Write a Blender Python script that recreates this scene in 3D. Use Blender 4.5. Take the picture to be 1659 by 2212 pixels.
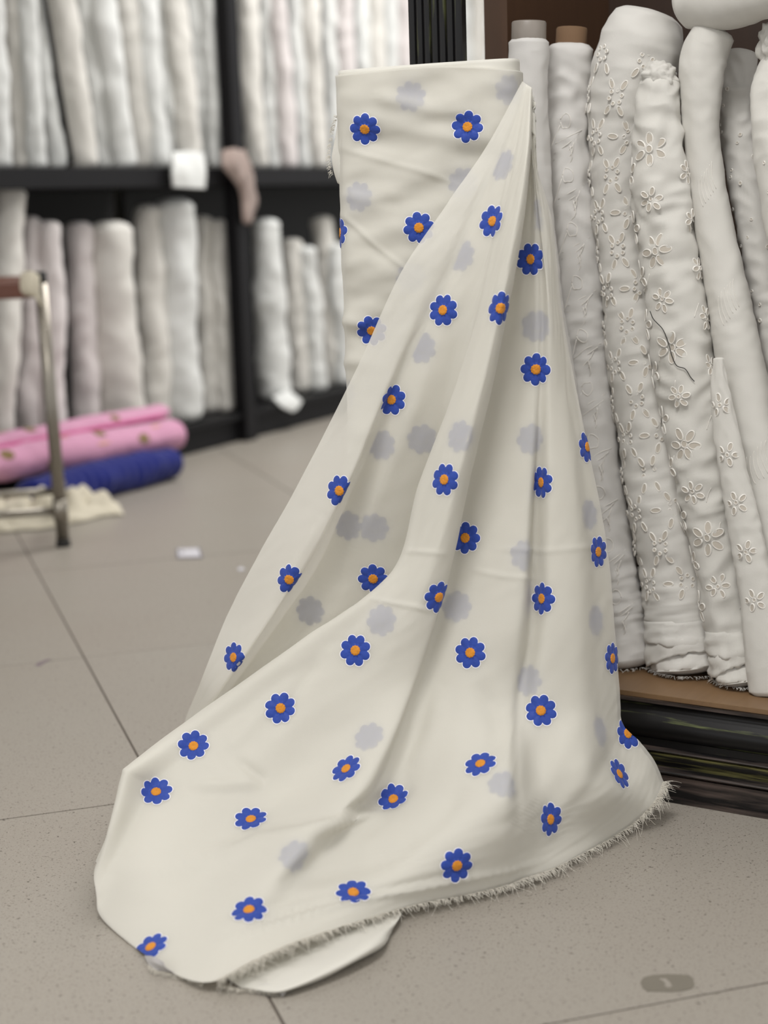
import bpy, bmesh, math, random
import numpy as np
from mathutils import Vector, Matrix, noise
random.seed(7)
sc = bpy.context.scene
for o in list(bpy.data.objects): bpy.data.objects.remove(o)
COL = sc.collection

# ------------------------------------------------------------------ camera
CX, CY, F = 829.5, 1106.0, 3610.0          # calibrated from the floor joints (1659 x 2212 frame)
PITCH, ROLL, H = 0.1853, 0.0319, 0.82
_c, _s = math.cos(PITCH), math.sin(PITCH)
_f = np.array([0, _c, -_s]); _r = np.array([1., 0, 0]); _d = np.array([0, -_s, -_c])
_cr, _sr = math.cos(ROLL), math.sin(ROLL)
R3 = np.array([_cr*_r + _sr*_d, -_sr*_r + _cr*_d, _f])
cd = bpy.data.cameras.new('camera'); cam = bpy.data.objects.new('camera', cd); COL.objects.link(cam)
cd.sensor_fit = 'VERTICAL'; cd.sensor_height = 36.0; cd.lens = F/2212*36
M = Matrix(((R3[0][0], -R3[1][0], -R3[2][0], 0), (R3[0][1], -R3[1][1], -R3[2][1], 0),
            (R3[0][2], -R3[1][2], -R3[2][2], H), (0, 0, 0, 1)))
cam.matrix_world = M
cd.clip_start = 0.05; cd.clip_end = 60
cd.dof.use_dof = True; cd.dof.focus_distance = 2.17; cd.dof.aperture_fstop = 2.9
sc.camera = cam
# ------------------------------------------------------------------ world, lamps, exposure
sc.view_settings.view_transform = 'Standard'; sc.view_settings.look = 'None'
sc.view_settings.gamma = 1.0; sc.view_settings.use_curve_mapping = False
sc.view_settings.exposure = 0.06
w = bpy.data.worlds.new('shop_ambient'); sc.world = w; w.use_nodes = True
w.node_tree.nodes['Background'].inputs[0].default_value = (1.0, 1.0, 0.995, 1)
w.node_tree.nodes['Background'].inputs[1].default_value = 0.95
LAMPS = [(-0.3, 0.9, 54), (1.9, 0.6, 10), (-2.0, 2.6, 10), (0.9, 3.6, 6), (0.3, 4.8, 34), (1.0, 6.0, 56)]
def ceiling_lamp(x, y, p):
    L = bpy.data.lights.new('ceiling_panel_light', 'AREA'); L.shape = 'RECTANGLE'; L.size = 1.1; L.size_y = 0.5
    L.energy = p; L.color = (1.0, 0.99, 0.975)
    o = bpy.data.objects.new('ceiling_panel_light', L); o.location = (x, y, 2.86); COL.objects.link(o)
for l in LAMPS: ceiling_lamp(*l)

# ------------------------------------------------------------------ measuring helpers
EYE = np.array([0, 0, H])
def ray(x, y): return np.array([(x-CX)/F, (y-CY)/F, 1.0]) @ R3
def gp(x, y, z=0.0):
    d = ray(x, y); return EYE + d*((z-H)/d[2])
def at(x, y, Y):
    d = ray(x, y); return EYE + d*(Y/d[1])
def pj(P):
    q = (np.asarray(P, float)-EYE) @ R3.T
    return np.stack([CX+F*q[..., 0]/q[..., 2], CY+F*q[..., 1]/q[..., 2], q[..., 2]], -1)
def mpp(P): return float(((np.asarray(P)-EYE) @ R3[2])/F)      # metres per pixel at P
class Plane:
    def __init__(s, o, deg):
        s.o = np.array([o[0], o[1], 0.]); a = math.radians(deg); s.u = np.array([math.cos(a), math.sin(a), 0.])
        s.n = np.array([-s.u[1], s.u[0], 0.]); s.a = a
    def hit(s, x, y, off=0.):
        d = ray(x, y); return EYE + d*(((s.o+s.n*off-EYE) @ s.n)/(d @ s.n))
    def pt(s, t, off, z): return s.o + s.u*t + s.n*off + np.array([0, 0, z])
CAB = Plane((0.363, 2.183), -32.17)
SHF = Plane((-0.466, 5.826), 62.0)

# ------------------------------------------------------------------ mesh helpers
def link(name, me, mats, parent=None):
    o = bpy.data.objects.new(name, me); COL.objects.link(o)
    for m in (mats if isinstance(mats, (list, tuple)) else [mats]):
        if m is not None and len(me.materials) < 99: me.materials.append(m)
    if parent is not None:
        o.parent = parent
    return o
def tag(o, label=None, cat=None, group=None, kind=None):
    if label: o['label'] = label
    if cat: o['category'] = cat
    if group: o['group'] = group
    if kind: o['kind'] = kind
    return o
def empty(name, loc=(0, 0, 0)):
    o = bpy.data.objects.new(name, None); o.location = loc; o.empty_display_size = .05; COL.objects.link(o); return o
def pymesh(name, vs, fs, smooth=True, mi=None):
    me = bpy.data.meshes.new(name); me.from_pydata([tuple(map(float, v)) for v in vs], [], fs)
    if smooth: me.polygons.foreach_set('use_smooth', [True]*len(me.polygons))
    if mi is not None: me.polygons.foreach_set('material_index', mi)
    me.update(); return me
def mk(name, vs, fs, mats, parent=None, smooth=True, mi=None, origin=None):
    """mesh object with world-space vertices; origin moves the object's pivot"""
    vs = np.asarray(vs, float)
    base = np.zeros(3)
    if parent is not None: base = np.array(parent.matrix_world.translation) if parent.parent is None else world_loc(parent)
    org = np.array(origin, float) if origin is not None else (vs.min(0)+vs.max(0))/2
    o = link(name, pymesh(name, vs-org, fs, smooth, mi), mats, parent)
    o.location = tuple(org-base); return o
def world_loc(o):
    v = np.zeros(3)
    while o is not None: v = v+np.array(o.location); o = o.parent
    return v
def root(name, P): return empty(name, tuple(map(float, P)))
def fixbase(o): return np.array(o.location)
def mkp(name, vs, fs, mats, parent, smooth=True, mi=None):
    vs = np.asarray(vs, float); base = world_loc(parent); org = (vs.min(0)+vs.max(0))/2
    o = link(name, pymesh(name, vs-org, fs, smooth, mi), mats, parent); o.location = tuple(org-base); return o
def grid_faces(n, m, closed=False, off=0):
    fs = []
    for i in range(n-1):
        for j in range(m if closed else m-1):
            k = (j+1) % m
            fs.append((off+i*m+j, off+i*m+k, off+(i+1)*m+k, off+(i+1)*m+j))
    return fs
def box_geo(o, u, v, w_, bev=0.0):
    """box from corner o with edge vectors; bevelled along all edges when bev>0"""
    o, u, v, w_ = map(lambda a: np.array(a, float), (o, u, v, w_))
    bm = bmesh.new()
    vs = [bm.verts.new(o+u*a+v*b+w_*c) for c in (0, 1) for b in (0, 1) for a in (0, 1)]
    for f in ((0, 2, 3, 1), (4, 5, 7, 6), (0, 1, 5, 4), (2, 6, 7, 3), (0, 4, 6, 2), (1, 3, 7, 5)):
        bm.faces.new([vs[i] for i in f])
    if bev: bmesh.ops.bevel(bm, geom=bm.edges[:], offset=bev, segments=2, profile=.6, affect='EDGES')
    bmesh.ops.recalc_face_normals(bm, faces=bm.faces[:])
    bm.verts.index_update()
    V = [np.array(x.co) for x in bm.verts]; Fc = [tuple(x.index for x in f.verts) for f in bm.faces]; bm.free()
    return V, Fc
def frames(P):
    P = np.asarray(P, float); T = np.gradient(P, axis=0); T /= np.linalg.norm(T, axis=1)[:, None]
    return T
def cr_interp(P, n):
    """Catmull-Rom through rows of P, resampled to n rows (uniform in index)"""
    P = np.asarray(P, float); k = len(P); out = []
    for q in np.linspace(0, k-1, n):
        i = min(int(q), k-2); t = q-i
        p0 = P[i-1] if i > 0 else 2*P[0]-P[1]; p1 = P[i]; p2 = P[i+1]; p3 = P[i+2] if i+2 < k else 2*P[-1]-P[-2]
        out.append(.5*((2*p1)+(-p0+p2)*t+(2*p0-5*p1+4*p2-p3)*t*t+(-p0+3*p1-3*p2+p3)*t**3))
    return np.array(out)
def tube_geo(P, r, seg=10, flat=1.0, ref=None, caps=True):
    P = np.asarray(P, float); n = len(P); r = np.full(n, r) if np.isscalar(r) else np.asarray(r)
    T = frames(P); ref = np.array([0, 0, 1.]) if ref is None else np.asarray(ref, float)
    if ref is not None and abs(T[0] @ ref) > .95: ref = np.array([1., 0, 0])
    vs = []
    for i in range(n):
        a = np.cross(T[i], ref); a /= np.linalg.norm(a); b = np.cross(a, T[i])
        for k in range(seg):
            q = 2*math.pi*k/seg; vs.append(P[i]+r[i]*(math.cos(q)*a+flat*math.sin(q)*b))
    fs = grid_faces(n, seg, True)
    if caps: fs += [tuple(range(seg))[::-1], tuple(range((n-1)*seg, n*seg))]
    return vs, fs
def merge(*gs):
    V = []; Fs = []
    for v, f in gs:
        o = len(V); V += list(v); Fs += [tuple(i+o for i in q) for q in f]
    return V, Fs

# ------------------------------------------------------------------ materials
def srgb(r, g, b):
    f = lambda c: ((c/255)/12.92 if c/255 <= .04045 else (((c/255)+.055)/1.055)**2.4)
    return (f(r), f(g), f(b), 1)
def newmat(name):
    m = bpy.data.materials.new(name); m.use_nodes = True; nt = m.node_tree
    return m, nt, nt.nodes['Principled BSDF'], nt.nodes['Material Output']
def N(nt, t, **k):
    n = nt.nodes.new(t)
    for a, b in k.items(): setattr(n, a, b)
    return n
def coords(nt, scale, kind='Object'):
    tc = N(nt, 'ShaderNodeTexCoord'); mp = N(nt, 'ShaderNodeMapping')
    mp.inputs['Scale'].default_value = scale if isinstance(scale, (tuple, list)) else (scale,)*3
    nt.links.new(tc.outputs[kind], mp.inputs[0]); return mp.outputs[0]
def fabric(name, rgb, var=0.06, rough=.85, transl=0.25, alpha=1.0, weave=900., bump=.15, blot=6.):
    m, nt, p, out = newmat(name); L = nt.links
    nz = N(nt, 'ShaderNodeTexNoise'); nz.inputs['Scale'].default_value = blot; nz.inputs['Detail'].default_value = 4
    L.new(coords(nt, 1), nz.inputs['Vector'])
    mx = N(nt, 'ShaderNodeMix', data_type='RGBA'); c = srgb(*rgb)
    mx.inputs['A'].default_value = tuple(x*(1-var) for x in c[:3])+(1,); mx.inputs['B'].default_value = tuple(min(1, x*(1+var)) for x in c[:3])+(1,)
    L.new(nz.outputs['Fac'], mx.inputs['Factor']); L.new(mx.outputs['Result'], p.inputs['Base Color'])
    p.inputs['Roughness'].default_value = rough; p.inputs['Specular IOR Level'].default_value = .2
    p.inputs['Sheen Weight'].default_value = .15
    wn = N(nt, 'ShaderNodeTexNoise'); wn.inputs['Scale'].default_value = weave; wn.inputs['Detail'].default_value = 1
    L.new(coords(nt, 1), wn.inputs['Vector'])
    bp = N(nt, 'ShaderNodeBump'); bp.inputs['Strength'].default_value = bump; bp.inputs['Distance'].default_value = .001
    L.new(wn.outputs['Fac'], bp.inputs['Height']); L.new(bp.outputs[0], p.inputs['Normal'])
    last = p.outputs[0]
    if transl > 0:
        tr = N(nt, 'ShaderNodeBsdfTranslucent'); L.new(mx.outputs['Result'], tr.inputs[0])
        ms = N(nt, 'ShaderNodeMixShader'); ms.inputs[0].default_value = transl
        L.new(last, ms.inputs[1]); L.new(tr.outputs[0], ms.inputs[2]); last = ms.outputs[0]
    if alpha < 1:
        tp = N(nt, 'ShaderNodeBsdfTransparent'); ms = N(nt, 'ShaderNodeMixShader'); ms.inputs[0].default_value = 1-alpha
        L.new(last, ms.inputs[1]); L.new(tp.outputs[0], ms.inputs[2]); last = ms.outputs[0]
    L.new(last, out.inputs[0]); return m
def plain(name, rgb, rough=.5, metal=0., var=.08, scale=12., spec=.5, stretch=(1, 1, 1), bump=0.):
    m, nt, p, out = newmat(name); L = nt.links; c = srgb(*rgb)
    nz = N(nt, 'ShaderNodeTexNoise'); nz.inputs['Scale'].default_value = scale; nz.inputs['Detail'].default_value = 5
    L.new(coords(nt, stretch), nz.inputs['Vector'])
    mx = N(nt, 'ShaderNodeMix', data_type='RGBA')
    mx.inputs['A'].default_value = tuple(x*(1-var) for x in c[:3])+(1,); mx.inputs['B'].default_value = tuple(x*(1+var) for x in c[:3])+(1,)
    L.new(nz.outputs['Fac'], mx.inputs['Factor']); L.new(mx.outputs['Result'], p.inputs['Base Color'])
    p.inputs['Roughness'].default_value = rough; p.inputs['Metallic'].default_value = metal; p.inputs['Specular IOR Level'].default_value = spec
    if bump:
        bp = N(nt, 'ShaderNodeBump'); bp.inputs['Strength'].default_value = bump; bp.inputs['Distance'].default_value = .002
        L.new(nz.outputs['Fac'], bp.inputs['Height']); L.new(bp.outputs[0], p.inputs['Normal'])
    return m
def tile_mat():
    m, nt, p, out = newmat('speckled_tile'); L = nt.links
    tc = N(nt, 'ShaderNodeTexCoord'); oi = N(nt, 'ShaderNodeObjectInfo')
    ad = N(nt, 'ShaderNodeVectorMath', operation='ADD'); L.new(tc.outputs['Object'], ad.inputs[0]); L.new(oi.outputs['Location'], ad.inputs[1])
    big = N(nt, 'ShaderNodeTexNoise'); big.inputs['Scale'].default_value = 2.2; big.inputs['Detail'].default_value = 3; L.new(ad.outputs[0], big.inputs['Vector'])
    r1 = N(nt, 'ShaderNodeMix', data_type='RGBA'); r1.inputs['A'].default_value = srgb(150, 142, 132); r1.inputs['B'].default_value = srgb(155, 150, 141)
    L.new(big.outputs['Fac'], r1.inputs['Factor'])
    def specks(scale, lo, hi, col, prev):
        n = N(nt, 'ShaderNodeTexNoise'); n.inputs['Scale'].default_value = scale; n.inputs['Detail'].default_value = 2.; n.inputs['Roughness'].default_value = .55
        L.new(ad.outputs[0], n.inputs['Vector'])
        rp = N(nt, 'ShaderNodeMapRange'); rp.inputs['From Min'].default_value = lo; rp.inputs['From Max'].default_value = hi
        L.new(n.outputs['Fac'], rp.inputs['Value'])
        mx = N(nt, 'ShaderNodeMix', data_type='RGBA'); mx.inputs['B'].default_value = col
        L.new(rp.outputs[0], mx.inputs['Factor']); L.new(prev, mx.inputs['A']); return mx.outputs['Result']
    c = specks(330., .60, .68, srgb(116, 108, 98), r1.outputs['Result'])
    c = specks(170., .655, .70, srgb(92, 85, 77), c)
    c = specks(420., .64, .72, srgb(172, 165, 155), c)
    L.new(c, p.inputs['Base Color']); p.inputs['Roughness'].default_value = .42; p.inputs['Specular IOR Level'].default_value = .35
    bp = N(nt, 'ShaderNodeBump'); bp.inputs['Strength'].default_value = .06; bp.inputs['Distance'].default_value = .002
    L.new(big.outputs['Fac'], bp.inputs['Height']); L.new(bp.outputs[0], p.inputs['Normal'])
    return m
def wood_mat(name, a, b, rough=.45, st=(14, 1.2, 14)):
    m, nt, p, out = newmat(name); L = nt.links
    n = N(nt, 'ShaderNodeTexNoise'); n.inputs['Scale'].default_value = 6; n.inputs['Detail'].default_value = 6; n.inputs['Distortion'].default_value = .6
    L.new(coords(nt, st), n.inputs['Vector'])
    mx = N(nt, 'ShaderNodeMix', data_type='RGBA'); mx.inputs['A'].default_value = srgb(*a); mx.inputs['B'].default_value = srgb(*b)
    L.new(n.outputs['Fac'], mx.inputs['Factor']); L.new(mx.outputs['Result'], p.inputs['Base Color']); p.inputs['Roughness'].default_value = rough
    return m
def worn_black(name, streak=(92, 98, 62), amt=(.56, .66), st=(2.2, 30, 30)):
    """black lacquer with streaks along the piece: olive wear, grey painted highlights"""
    m, nt, p, out = newmat(name); L = nt.links
    n = N(nt, 'ShaderNodeTexNoise'); n.inputs['Scale'].default_value = 2.4; n.inputs['Detail'].default_value = 7; n.inputs['Roughness'].default_value = .6
    L.new(coords(nt, st), n.inputs['Vector'])
    rp = N(nt, 'ShaderNodeMapRange'); rp.inputs['From Min'].default_value = amt[0]; rp.inputs['From Max'].default_value = amt[1]; L.new(n.outputs['Fac'], rp.inputs['Value'])
    mx = N(nt, 'ShaderNodeMix', data_type='RGBA'); mx.inputs['A'].default_value = srgb(19, 18, 19); mx.inputs['B'].default_value = srgb(*streak)
    L.new(rp.outputs[0], mx.inputs['Factor']); L.new(mx.outputs['Result'], p.inputs['Base Color'])
    p.inputs['Roughness'].default_value = .32; p.inputs['Specular IOR Level'].default_value = .3; return m

MT = dict(
    daisy=fabric('cream_voile', (231, 228, 219), .015, transl=.3, alpha=.74, bump=.12),
    daisy_in=fabric('cream_voile_inner', (231, 228, 219), .015, transl=.25, alpha=1.0, bump=.1),
    blue=fabric('royal_blue_thread', (44, 69, 152), .22, rough=.55, transl=0, weave=260., bump=.5, blot=90.),
    orange=fabric('orange_thread', (206, 134, 42), .22, rough=.6, transl=0, weave=380., bump=.9, blot=240.),
    halo=fabric('white_stitch_border', (232, 230, 236), .02, transl=0),
    thread=fabric('loose_cotton_thread', (236, 231, 220), .04, transl=.3),
    satin=fabric('grey_satin_selvage', (190, 186, 184), .1, rough=.4, transl=.1),
    roll_w=fabric('white_cotton', (216, 213, 207), .02, transl=.12),
    roll_g=fabric('cool_white_cotton', (214, 211, 207), .02, transl=.12),
    roll_c=fabric('warm_white_cotton', (214, 211, 204), .02, transl=.12),
    rim=fabric('embroidered_rim', (232, 228, 221), .02, transl=.05),
    hole=fabric('shaded_inner_cloth', (188, 180, 168), .1, transl=0),  # inner cloth seen through the eyelets, shade of the hole painted in
    bg1=fabric('shelf_cotton_cool', (228, 229, 226), .04, transl=.1, blot=3),
    bg2=fabric('shelf_cotton_warm', (224, 221, 214), .05, transl=.1, blot=3),
    bg3=fabric('shelf_cotton_pinkish', (224, 217, 215), .04, transl=.1, blot=3),
    tile=tile_mat(), grout=plain('dark_grout', (86, 78, 70), .9),
    wall=plain('painted_wall', (196, 192, 184), .8, scale=3), ceil=plain('ceiling_paint', (225, 222, 216), .9, scale=3),
    black=plain('black_shelf_paint', (19, 18, 20), .55, var=.25, scale=5, spec=.2), back=plain('black_back_panel', (20, 19, 18), .7, var=.2),
    brown=wood_mat('brown_laminate', (112, 86, 60), (130, 102, 72)), brown_d=wood_mat('shaded_dark_brown_panel', (44, 30, 21), (58, 39, 27), .5, (14, 14, 1.2)),  # back panel brown deepened for the shadow inside the cabinet
    brown_s=wood_mat('shaded_brown_side_panel', (68, 46, 30), (82, 57, 38), .5, (14, 14, 1.2)),  # side panel colour darkened to carry the interior shadow
    lacq=worn_black('worn_black_lacquer'), lacq2=worn_black('worn_black_lacquer_olive', (108, 104, 64), (.46, .58)),
    lacq3=worn_black('worn_black_lacquer_highlight', (92, 80, 74), (.40, .66)), lacqv=worn_black('worn_black_pilaster', (66, 68, 42), (.53, .62), (30, 30, 2.2)),  # grey lacquer has the bead highlights painted into its streaks
    steel=plain('brushed_steel', (150, 144, 134), .32, .9, .1, 20), rubber=plain('black_rubber', (24, 22, 21), .7),
    seat=wood_mat('reddish_brown_wood', (88, 52, 40), (112, 68, 52)), card=plain('cardboard_core', (112, 86, 62), .85, var=.15),
    plastic=plain('grey_wrap', (136, 128, 120), .4, var=.2, scale=30),
    pink=fabric('pink_cotton', (208, 152, 180), .04, transl=.05), pink_d=fabric('deep_pink_lining', (196, 84, 140), .08, transl=0),
    khaki=fabric('khaki_motif', (132, 112, 76), .15, transl=0), yellow=fabric('mustard_motif', (205, 160, 84), .12, transl=0),
    navy=fabric('royal_blue_knit', (25, 34, 108), .12, transl=0, weave=120, bump=.4), rag=fabric('cream_rag', (220, 212, 192), .06, transl=.1),
    paper=plain('white_paper', (200, 198, 203), .7, var=.03), ink=plain('grey_print', (120, 116, 122), .7),
    stain=plain('dry_glue_stain', (118, 112, 101), .55, var=.06, scale=60), purple=plain('violet_scuff', (120, 108, 112), .7),
    lamp=None)

# ------------------------------------------------------------------ floor, walls, ceiling
TH = -0.3026; TA = np.array([math.sin(TH), math.cos(TH), 0]); TB = np.array([math.cos(TH), -math.sin(TH), 0]); TS = 0.80
A0 = .4338*H; B0 = 4.6834*H
floor_o = 3.0*np.array([0, 1, 0])
fl = empty('floor', (0, 0, 0)); tag(fl, kind='structure')
v, f = box_geo((-4.2, -1.2, -.06), (8.4, 0, 0), (0, 10.4, 0), (0, 0, .0585))
mkp('grout_bed', v, f, MT['grout'], fl, smooth=False)
g_ = .0032
tv, tf = box_geo((-TS/2+g_/2, -TS/2+g_/2, -.012), (TS-g_, 0, 0), (0, TS-g_, 0), (0, 0, .012), .0008)
tile_me = pymesh('tile', tv, tf, False); tile_me.materials.append(MT['tile'])
for i in range(-6, 7):
    for j in range(-8, 7):
        c = TB*(A0+(i+.5)*TS)+TA*(B0+(j+.5)*TS)
        if not (-3.4 < c[0] < 3.4 and -.4 < c[1] < 8.6): continue
        q = pj(np.array([c+TB*a*.4+TA*b*.4 for a in (-1, 1) for b in (-1, 1)])) if c[1] > .9 else None
        if c[1] < .3 or abs(c[0]) > .75+.36*max(c[1], 0): continue
        t = bpy.data.objects.new('tile', tile_me); COL.objects.link(t); t.parent = fl
        t.location = (c[0], c[1], random.uniform(-.0003, 0)); t.rotation_euler = (0, 0, -TH)
def slab(name, o, u, v_, w_, mat):
    a, b = box_geo(o, u, v_, w_); return tag(mk(name, a, b, mat, smooth=False), kind='structure')
b0 = SHF.pt(-3.4, .62, 0); slab('wall_back', b0, SHF.u*6.6, SHF.n*.1, (0, 0, 2.9), MT['wall'])
slab('ceiling', (-4.2, -1.2, 2.9), (8.4, 0, 0), (0, 10.4, 0), (0, 0, .1), MT['ceil'])

# ------------------------------------------------------------------ generic fabric roll
def roll_geo(P, r, seg=40, n=120, seed=0, puck=.0016, lump=.004, squash=1.0, face=None, endin=True, fz=70.):
    P = cr_interp(P, n); r = cr_interp(np.asarray(r, float)[:, None], n)[:, 0]; T = frames(P)
    face = np.array([0, -1., 0]) if face is None else np.asarray(face, float)
    L = np.concatenate([[0], np.cumsum(np.linalg.norm(np.diff(P, axis=0), axis=1))])
    V = np.zeros((n, seg, 3)); NR = np.zeros((n, seg, 3))
    for i in range(n):
        b = face-T[i]*(face @ T[i]); b /= np.linalg.norm(b); a = np.cross(T[i], b)
        for k in range(seg):
            q = 2*math.pi*k/seg; d = math.cos(q)*b*squash+math.sin(q)*a
            du = noise.noise((q_c(q)*1.3+seed*7.1, q_s(q)*1.3, L[i]*fz*(.8+.4*noise.noise((seed, L[i]*5, 0)))))
            dl = noise.noise((q_c(q)*.8+seed*3.3, q_s(q)*.8, L[i]*9.))
            dm = noise.noise((q_c(q)*1.1+seed*1.7, q_s(q)*1.1+4, L[i]*24.))
            sk = L[i]+.012*math.sin(q*2+seed)
            rg_ = 1-2.2*abs(noise.noise((q_c(q)*1.2+seed*5.3, q_s(q)*1.2+seed, sk*fz*.55)))
            V[i, k] = P[i]+d*(r[i]+lump*dl+puck*(.6*du+.55*rg_)+.6*lump*dm); NR[i, k] = d
    return P, T, r, L, V, NR
def q_c(q): return math.cos(q)
def q_s(q): return math.sin(q)
def closed_tube(V, n, seg, P, T, r, top=True, dome=.35):
    vs = list(V.reshape(-1, 3)); fs = grid_faces(n, seg, True)
    def cap(ring, ctr, tdir, flip):
        nonlocal vs, fs
        prev = ring
        for s_, h in ((.82, .6), (.45, 1.0)):
            st = len(vs)
            for k in range(seg): vs.append(ctr+(V.reshape(-1, 3)[ring[k]]-ctr)*s_+tdir*h)
            cur = list(range(st, st+seg))
            for k in range(seg):
                k2 = (k+1) % seg; q = (prev[k], prev[k2], cur[k2], cur[k]); fs.append(q[::-1] if flip else q)
            prev = cur
        fs.append(tuple(prev[::-1]) if flip else tuple(prev))
    cap(list(range(seg)), P[0], -T[0]*r[0]*dome, True)
    cap(list(range((n-1)*seg, n*seg)), P[-1], T[-1]*r[-1]*dome, False)
    return vs, fs
class Roll:
    """white fabric roll following a measured centre line inside the plane pl"""
    def __init__(s, pl, pts, off, mat, label, group=None, seed=0, seg=44, n=240, name='fabric_roll', cat='fabric roll', dome=.3, minz=None, single=False, **k):
        C = []; rr = []
        for i, (x, y, rp) in enumerate(pts):
            o = off[0]+(off[1]-off[0])*i/(len(pts)-1) if isinstance(off, tuple) else off
            p = pl.hit(x, y, o); C.append(p); rr.append(rp*mpp(p))
        if minz is not None:                          # lowest point stands on the board
            C[-1] = C[-1]+(C[-1]-C[-2])*((minz+rr[-1]*dome*.9-C[-1][2])/min(-1e-3, (C[-1]-C[-2])[2]))
        s.P, s.T, s.r, s.L, s.V, s.NR = roll_geo(C, rr, seg, n, seed, **k)
        s.seg, s.n = seg, n
        s.off = off; vs, fs = closed_tube(s.V, n, seg, s.P, s.T, s.r, dome=dome)
        if minz is not None:
            vs = [np.array([v_[0], v_[1], max(v_[2], minz)]) for v_ in vs]
        if single:
            s.root = mk(name, vs, fs, mat, origin=s.P[-1])
        else:
            s.root = root(name, s.P[-1]); s.body = mkp('rolled_cloth', vs, fs, mat, s.root)
        tag(s.root, label, cat, group)
    def surf(s, l, ang):
        """point, normal, axial and around tangents at distance l from the top and angle ang from the front"""
        i = np.searchsorted(s.L, l); i = int(min(max(i, 1), s.n-2))
        k = (ang/(2*math.pi)*s.seg) % s.seg; k0 = int(k); t = k-k0; k1 = (k0+1) % s.seg
        p = s.V[i, k0]*(1-t)+s.V[i, k1]*t; nn = s.NR[i, k0]*(1-t)+s.NR[i, k1]*t; nn /= np.linalg.norm(nn)
        ax = s.V[i+1, k0]-s.V[i-1, k0]; ax /= np.linalg.norm(ax); ar = np.cross(ax, nn); ar /= np.linalg.norm(ar)
        return p, nn, ax, ar

# ------------------------------------------------------------------ eyelets (shared meshes)
def eyelet_mesh(a, b, rim=.0011):
    vs = []; fs = []; mi = []; n = 14
    for k in range(n):
        q = 2*math.pi*k/n; c = np.array([math.cos(q)*a, math.sin(q)*b, 0]); d = np.array([math.cos(q), math.sin(q), 0])
        for s_, z in ((-.7, -.0008), (-.15, .0008), (.55, .0008), (1.1, -.0006)): vs.append(c+d*rim*s_+np.array([0, 0, z]))
    for k in range(n):
        k2 = (k+1) % n
        for j in range(3): fs.append((k*4+j, k*4+j+1, k2*4+j+1, k2*4+j)); mi.append(0)
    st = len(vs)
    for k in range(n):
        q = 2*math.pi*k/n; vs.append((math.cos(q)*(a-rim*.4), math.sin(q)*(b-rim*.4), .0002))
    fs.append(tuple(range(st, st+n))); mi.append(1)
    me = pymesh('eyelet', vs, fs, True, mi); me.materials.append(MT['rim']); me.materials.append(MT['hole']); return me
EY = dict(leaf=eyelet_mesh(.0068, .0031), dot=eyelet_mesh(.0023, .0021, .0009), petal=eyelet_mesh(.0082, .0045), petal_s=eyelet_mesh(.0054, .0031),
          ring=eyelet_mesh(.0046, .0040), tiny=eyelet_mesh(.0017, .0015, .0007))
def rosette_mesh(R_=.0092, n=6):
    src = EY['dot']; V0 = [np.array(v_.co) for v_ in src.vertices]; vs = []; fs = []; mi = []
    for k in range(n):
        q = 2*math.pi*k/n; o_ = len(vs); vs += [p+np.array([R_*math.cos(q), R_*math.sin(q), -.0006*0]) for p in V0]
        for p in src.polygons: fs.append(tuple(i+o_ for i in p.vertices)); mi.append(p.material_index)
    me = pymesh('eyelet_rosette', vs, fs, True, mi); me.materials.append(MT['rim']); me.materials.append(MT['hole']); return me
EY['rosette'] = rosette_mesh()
def put_eyelet(rl, kind, l, ang, rot=0., lift=.0004):
    p, nn, ax, ar = rl.surf(l, ang)
    x = ax*math.cos(rot)+ar*math.sin(rot); y = np.cross(nn, x)
    o = bpy.data.objects.new('eyelet_rosette' if kind == 'rosette' else 'eyelet', EY[kind]); COL.objects.link(o); o.parent = rl.root
    p = p+nn*lift-world_loc(rl.root)
    o.matrix_local = Matrix(((x[0], y[0], nn[0], p[0]), (x[1], y[1], nn[1], p[1]), (x[2], y[2], nn[2], p[2]), (0, 0, 0, 1)))
def stitch_lines(rl, polys, name, rad=.0006, mat=None):
    gs = []
    for pl in polys:
        pts = []
        for l, a in pl:
            p, nn, ax, ar = rl.surf(l, a); pts.append(p+nn*.0003)
        gs.append(tube_geo(cr_interp(pts, max(6, len(pts)*3)), rad, 5))
    v_, f_ = merge(*gs); o = mkp(name, v_, f_, mat or MT['rim'], rl.root); o['kind'] = 'stuff'; return o
# ------------------------------------------------------------------ cabinet with the white rolls
DECK = .146
def rot_root(name, pl):
    o = empty(name, tuple(pl.o)); o.rotation_euler = (0, 0, pl.a); return o
def loc_of(pl, P):
    P = np.asarray(P, float)-pl.o; return np.array([P @ pl.u, P @ pl.n, P[2]])
def child(name, vs, fs, mat, parent, smooth=False):
    vs = np.asarray(vs, float); org = (vs.min(0)+vs.max(0))/2
    o = link(name, pymesh(name, vs-org, fs, smooth), mat, parent); o.location = tuple(org); return o
cab = rot_root('display_cabinet', CAB); tag(cab, 'brown cabinet with worn black moulded plinth holding a row of white rolls', 'cabinet')
tL = loc_of(CAB, CAB.hit(880, 60, 0))[0]; tLr = loc_of(CAB, CAB.hit(995, 60, 0))[0]
tS0 = loc_of(CAB, CAB.hit(1046, 80, .15))[0]; tS1 = loc_of(CAB, CAB.hit(1096, 80, .15))[0]
T0, T1 = tL-.005, 1.05
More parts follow.
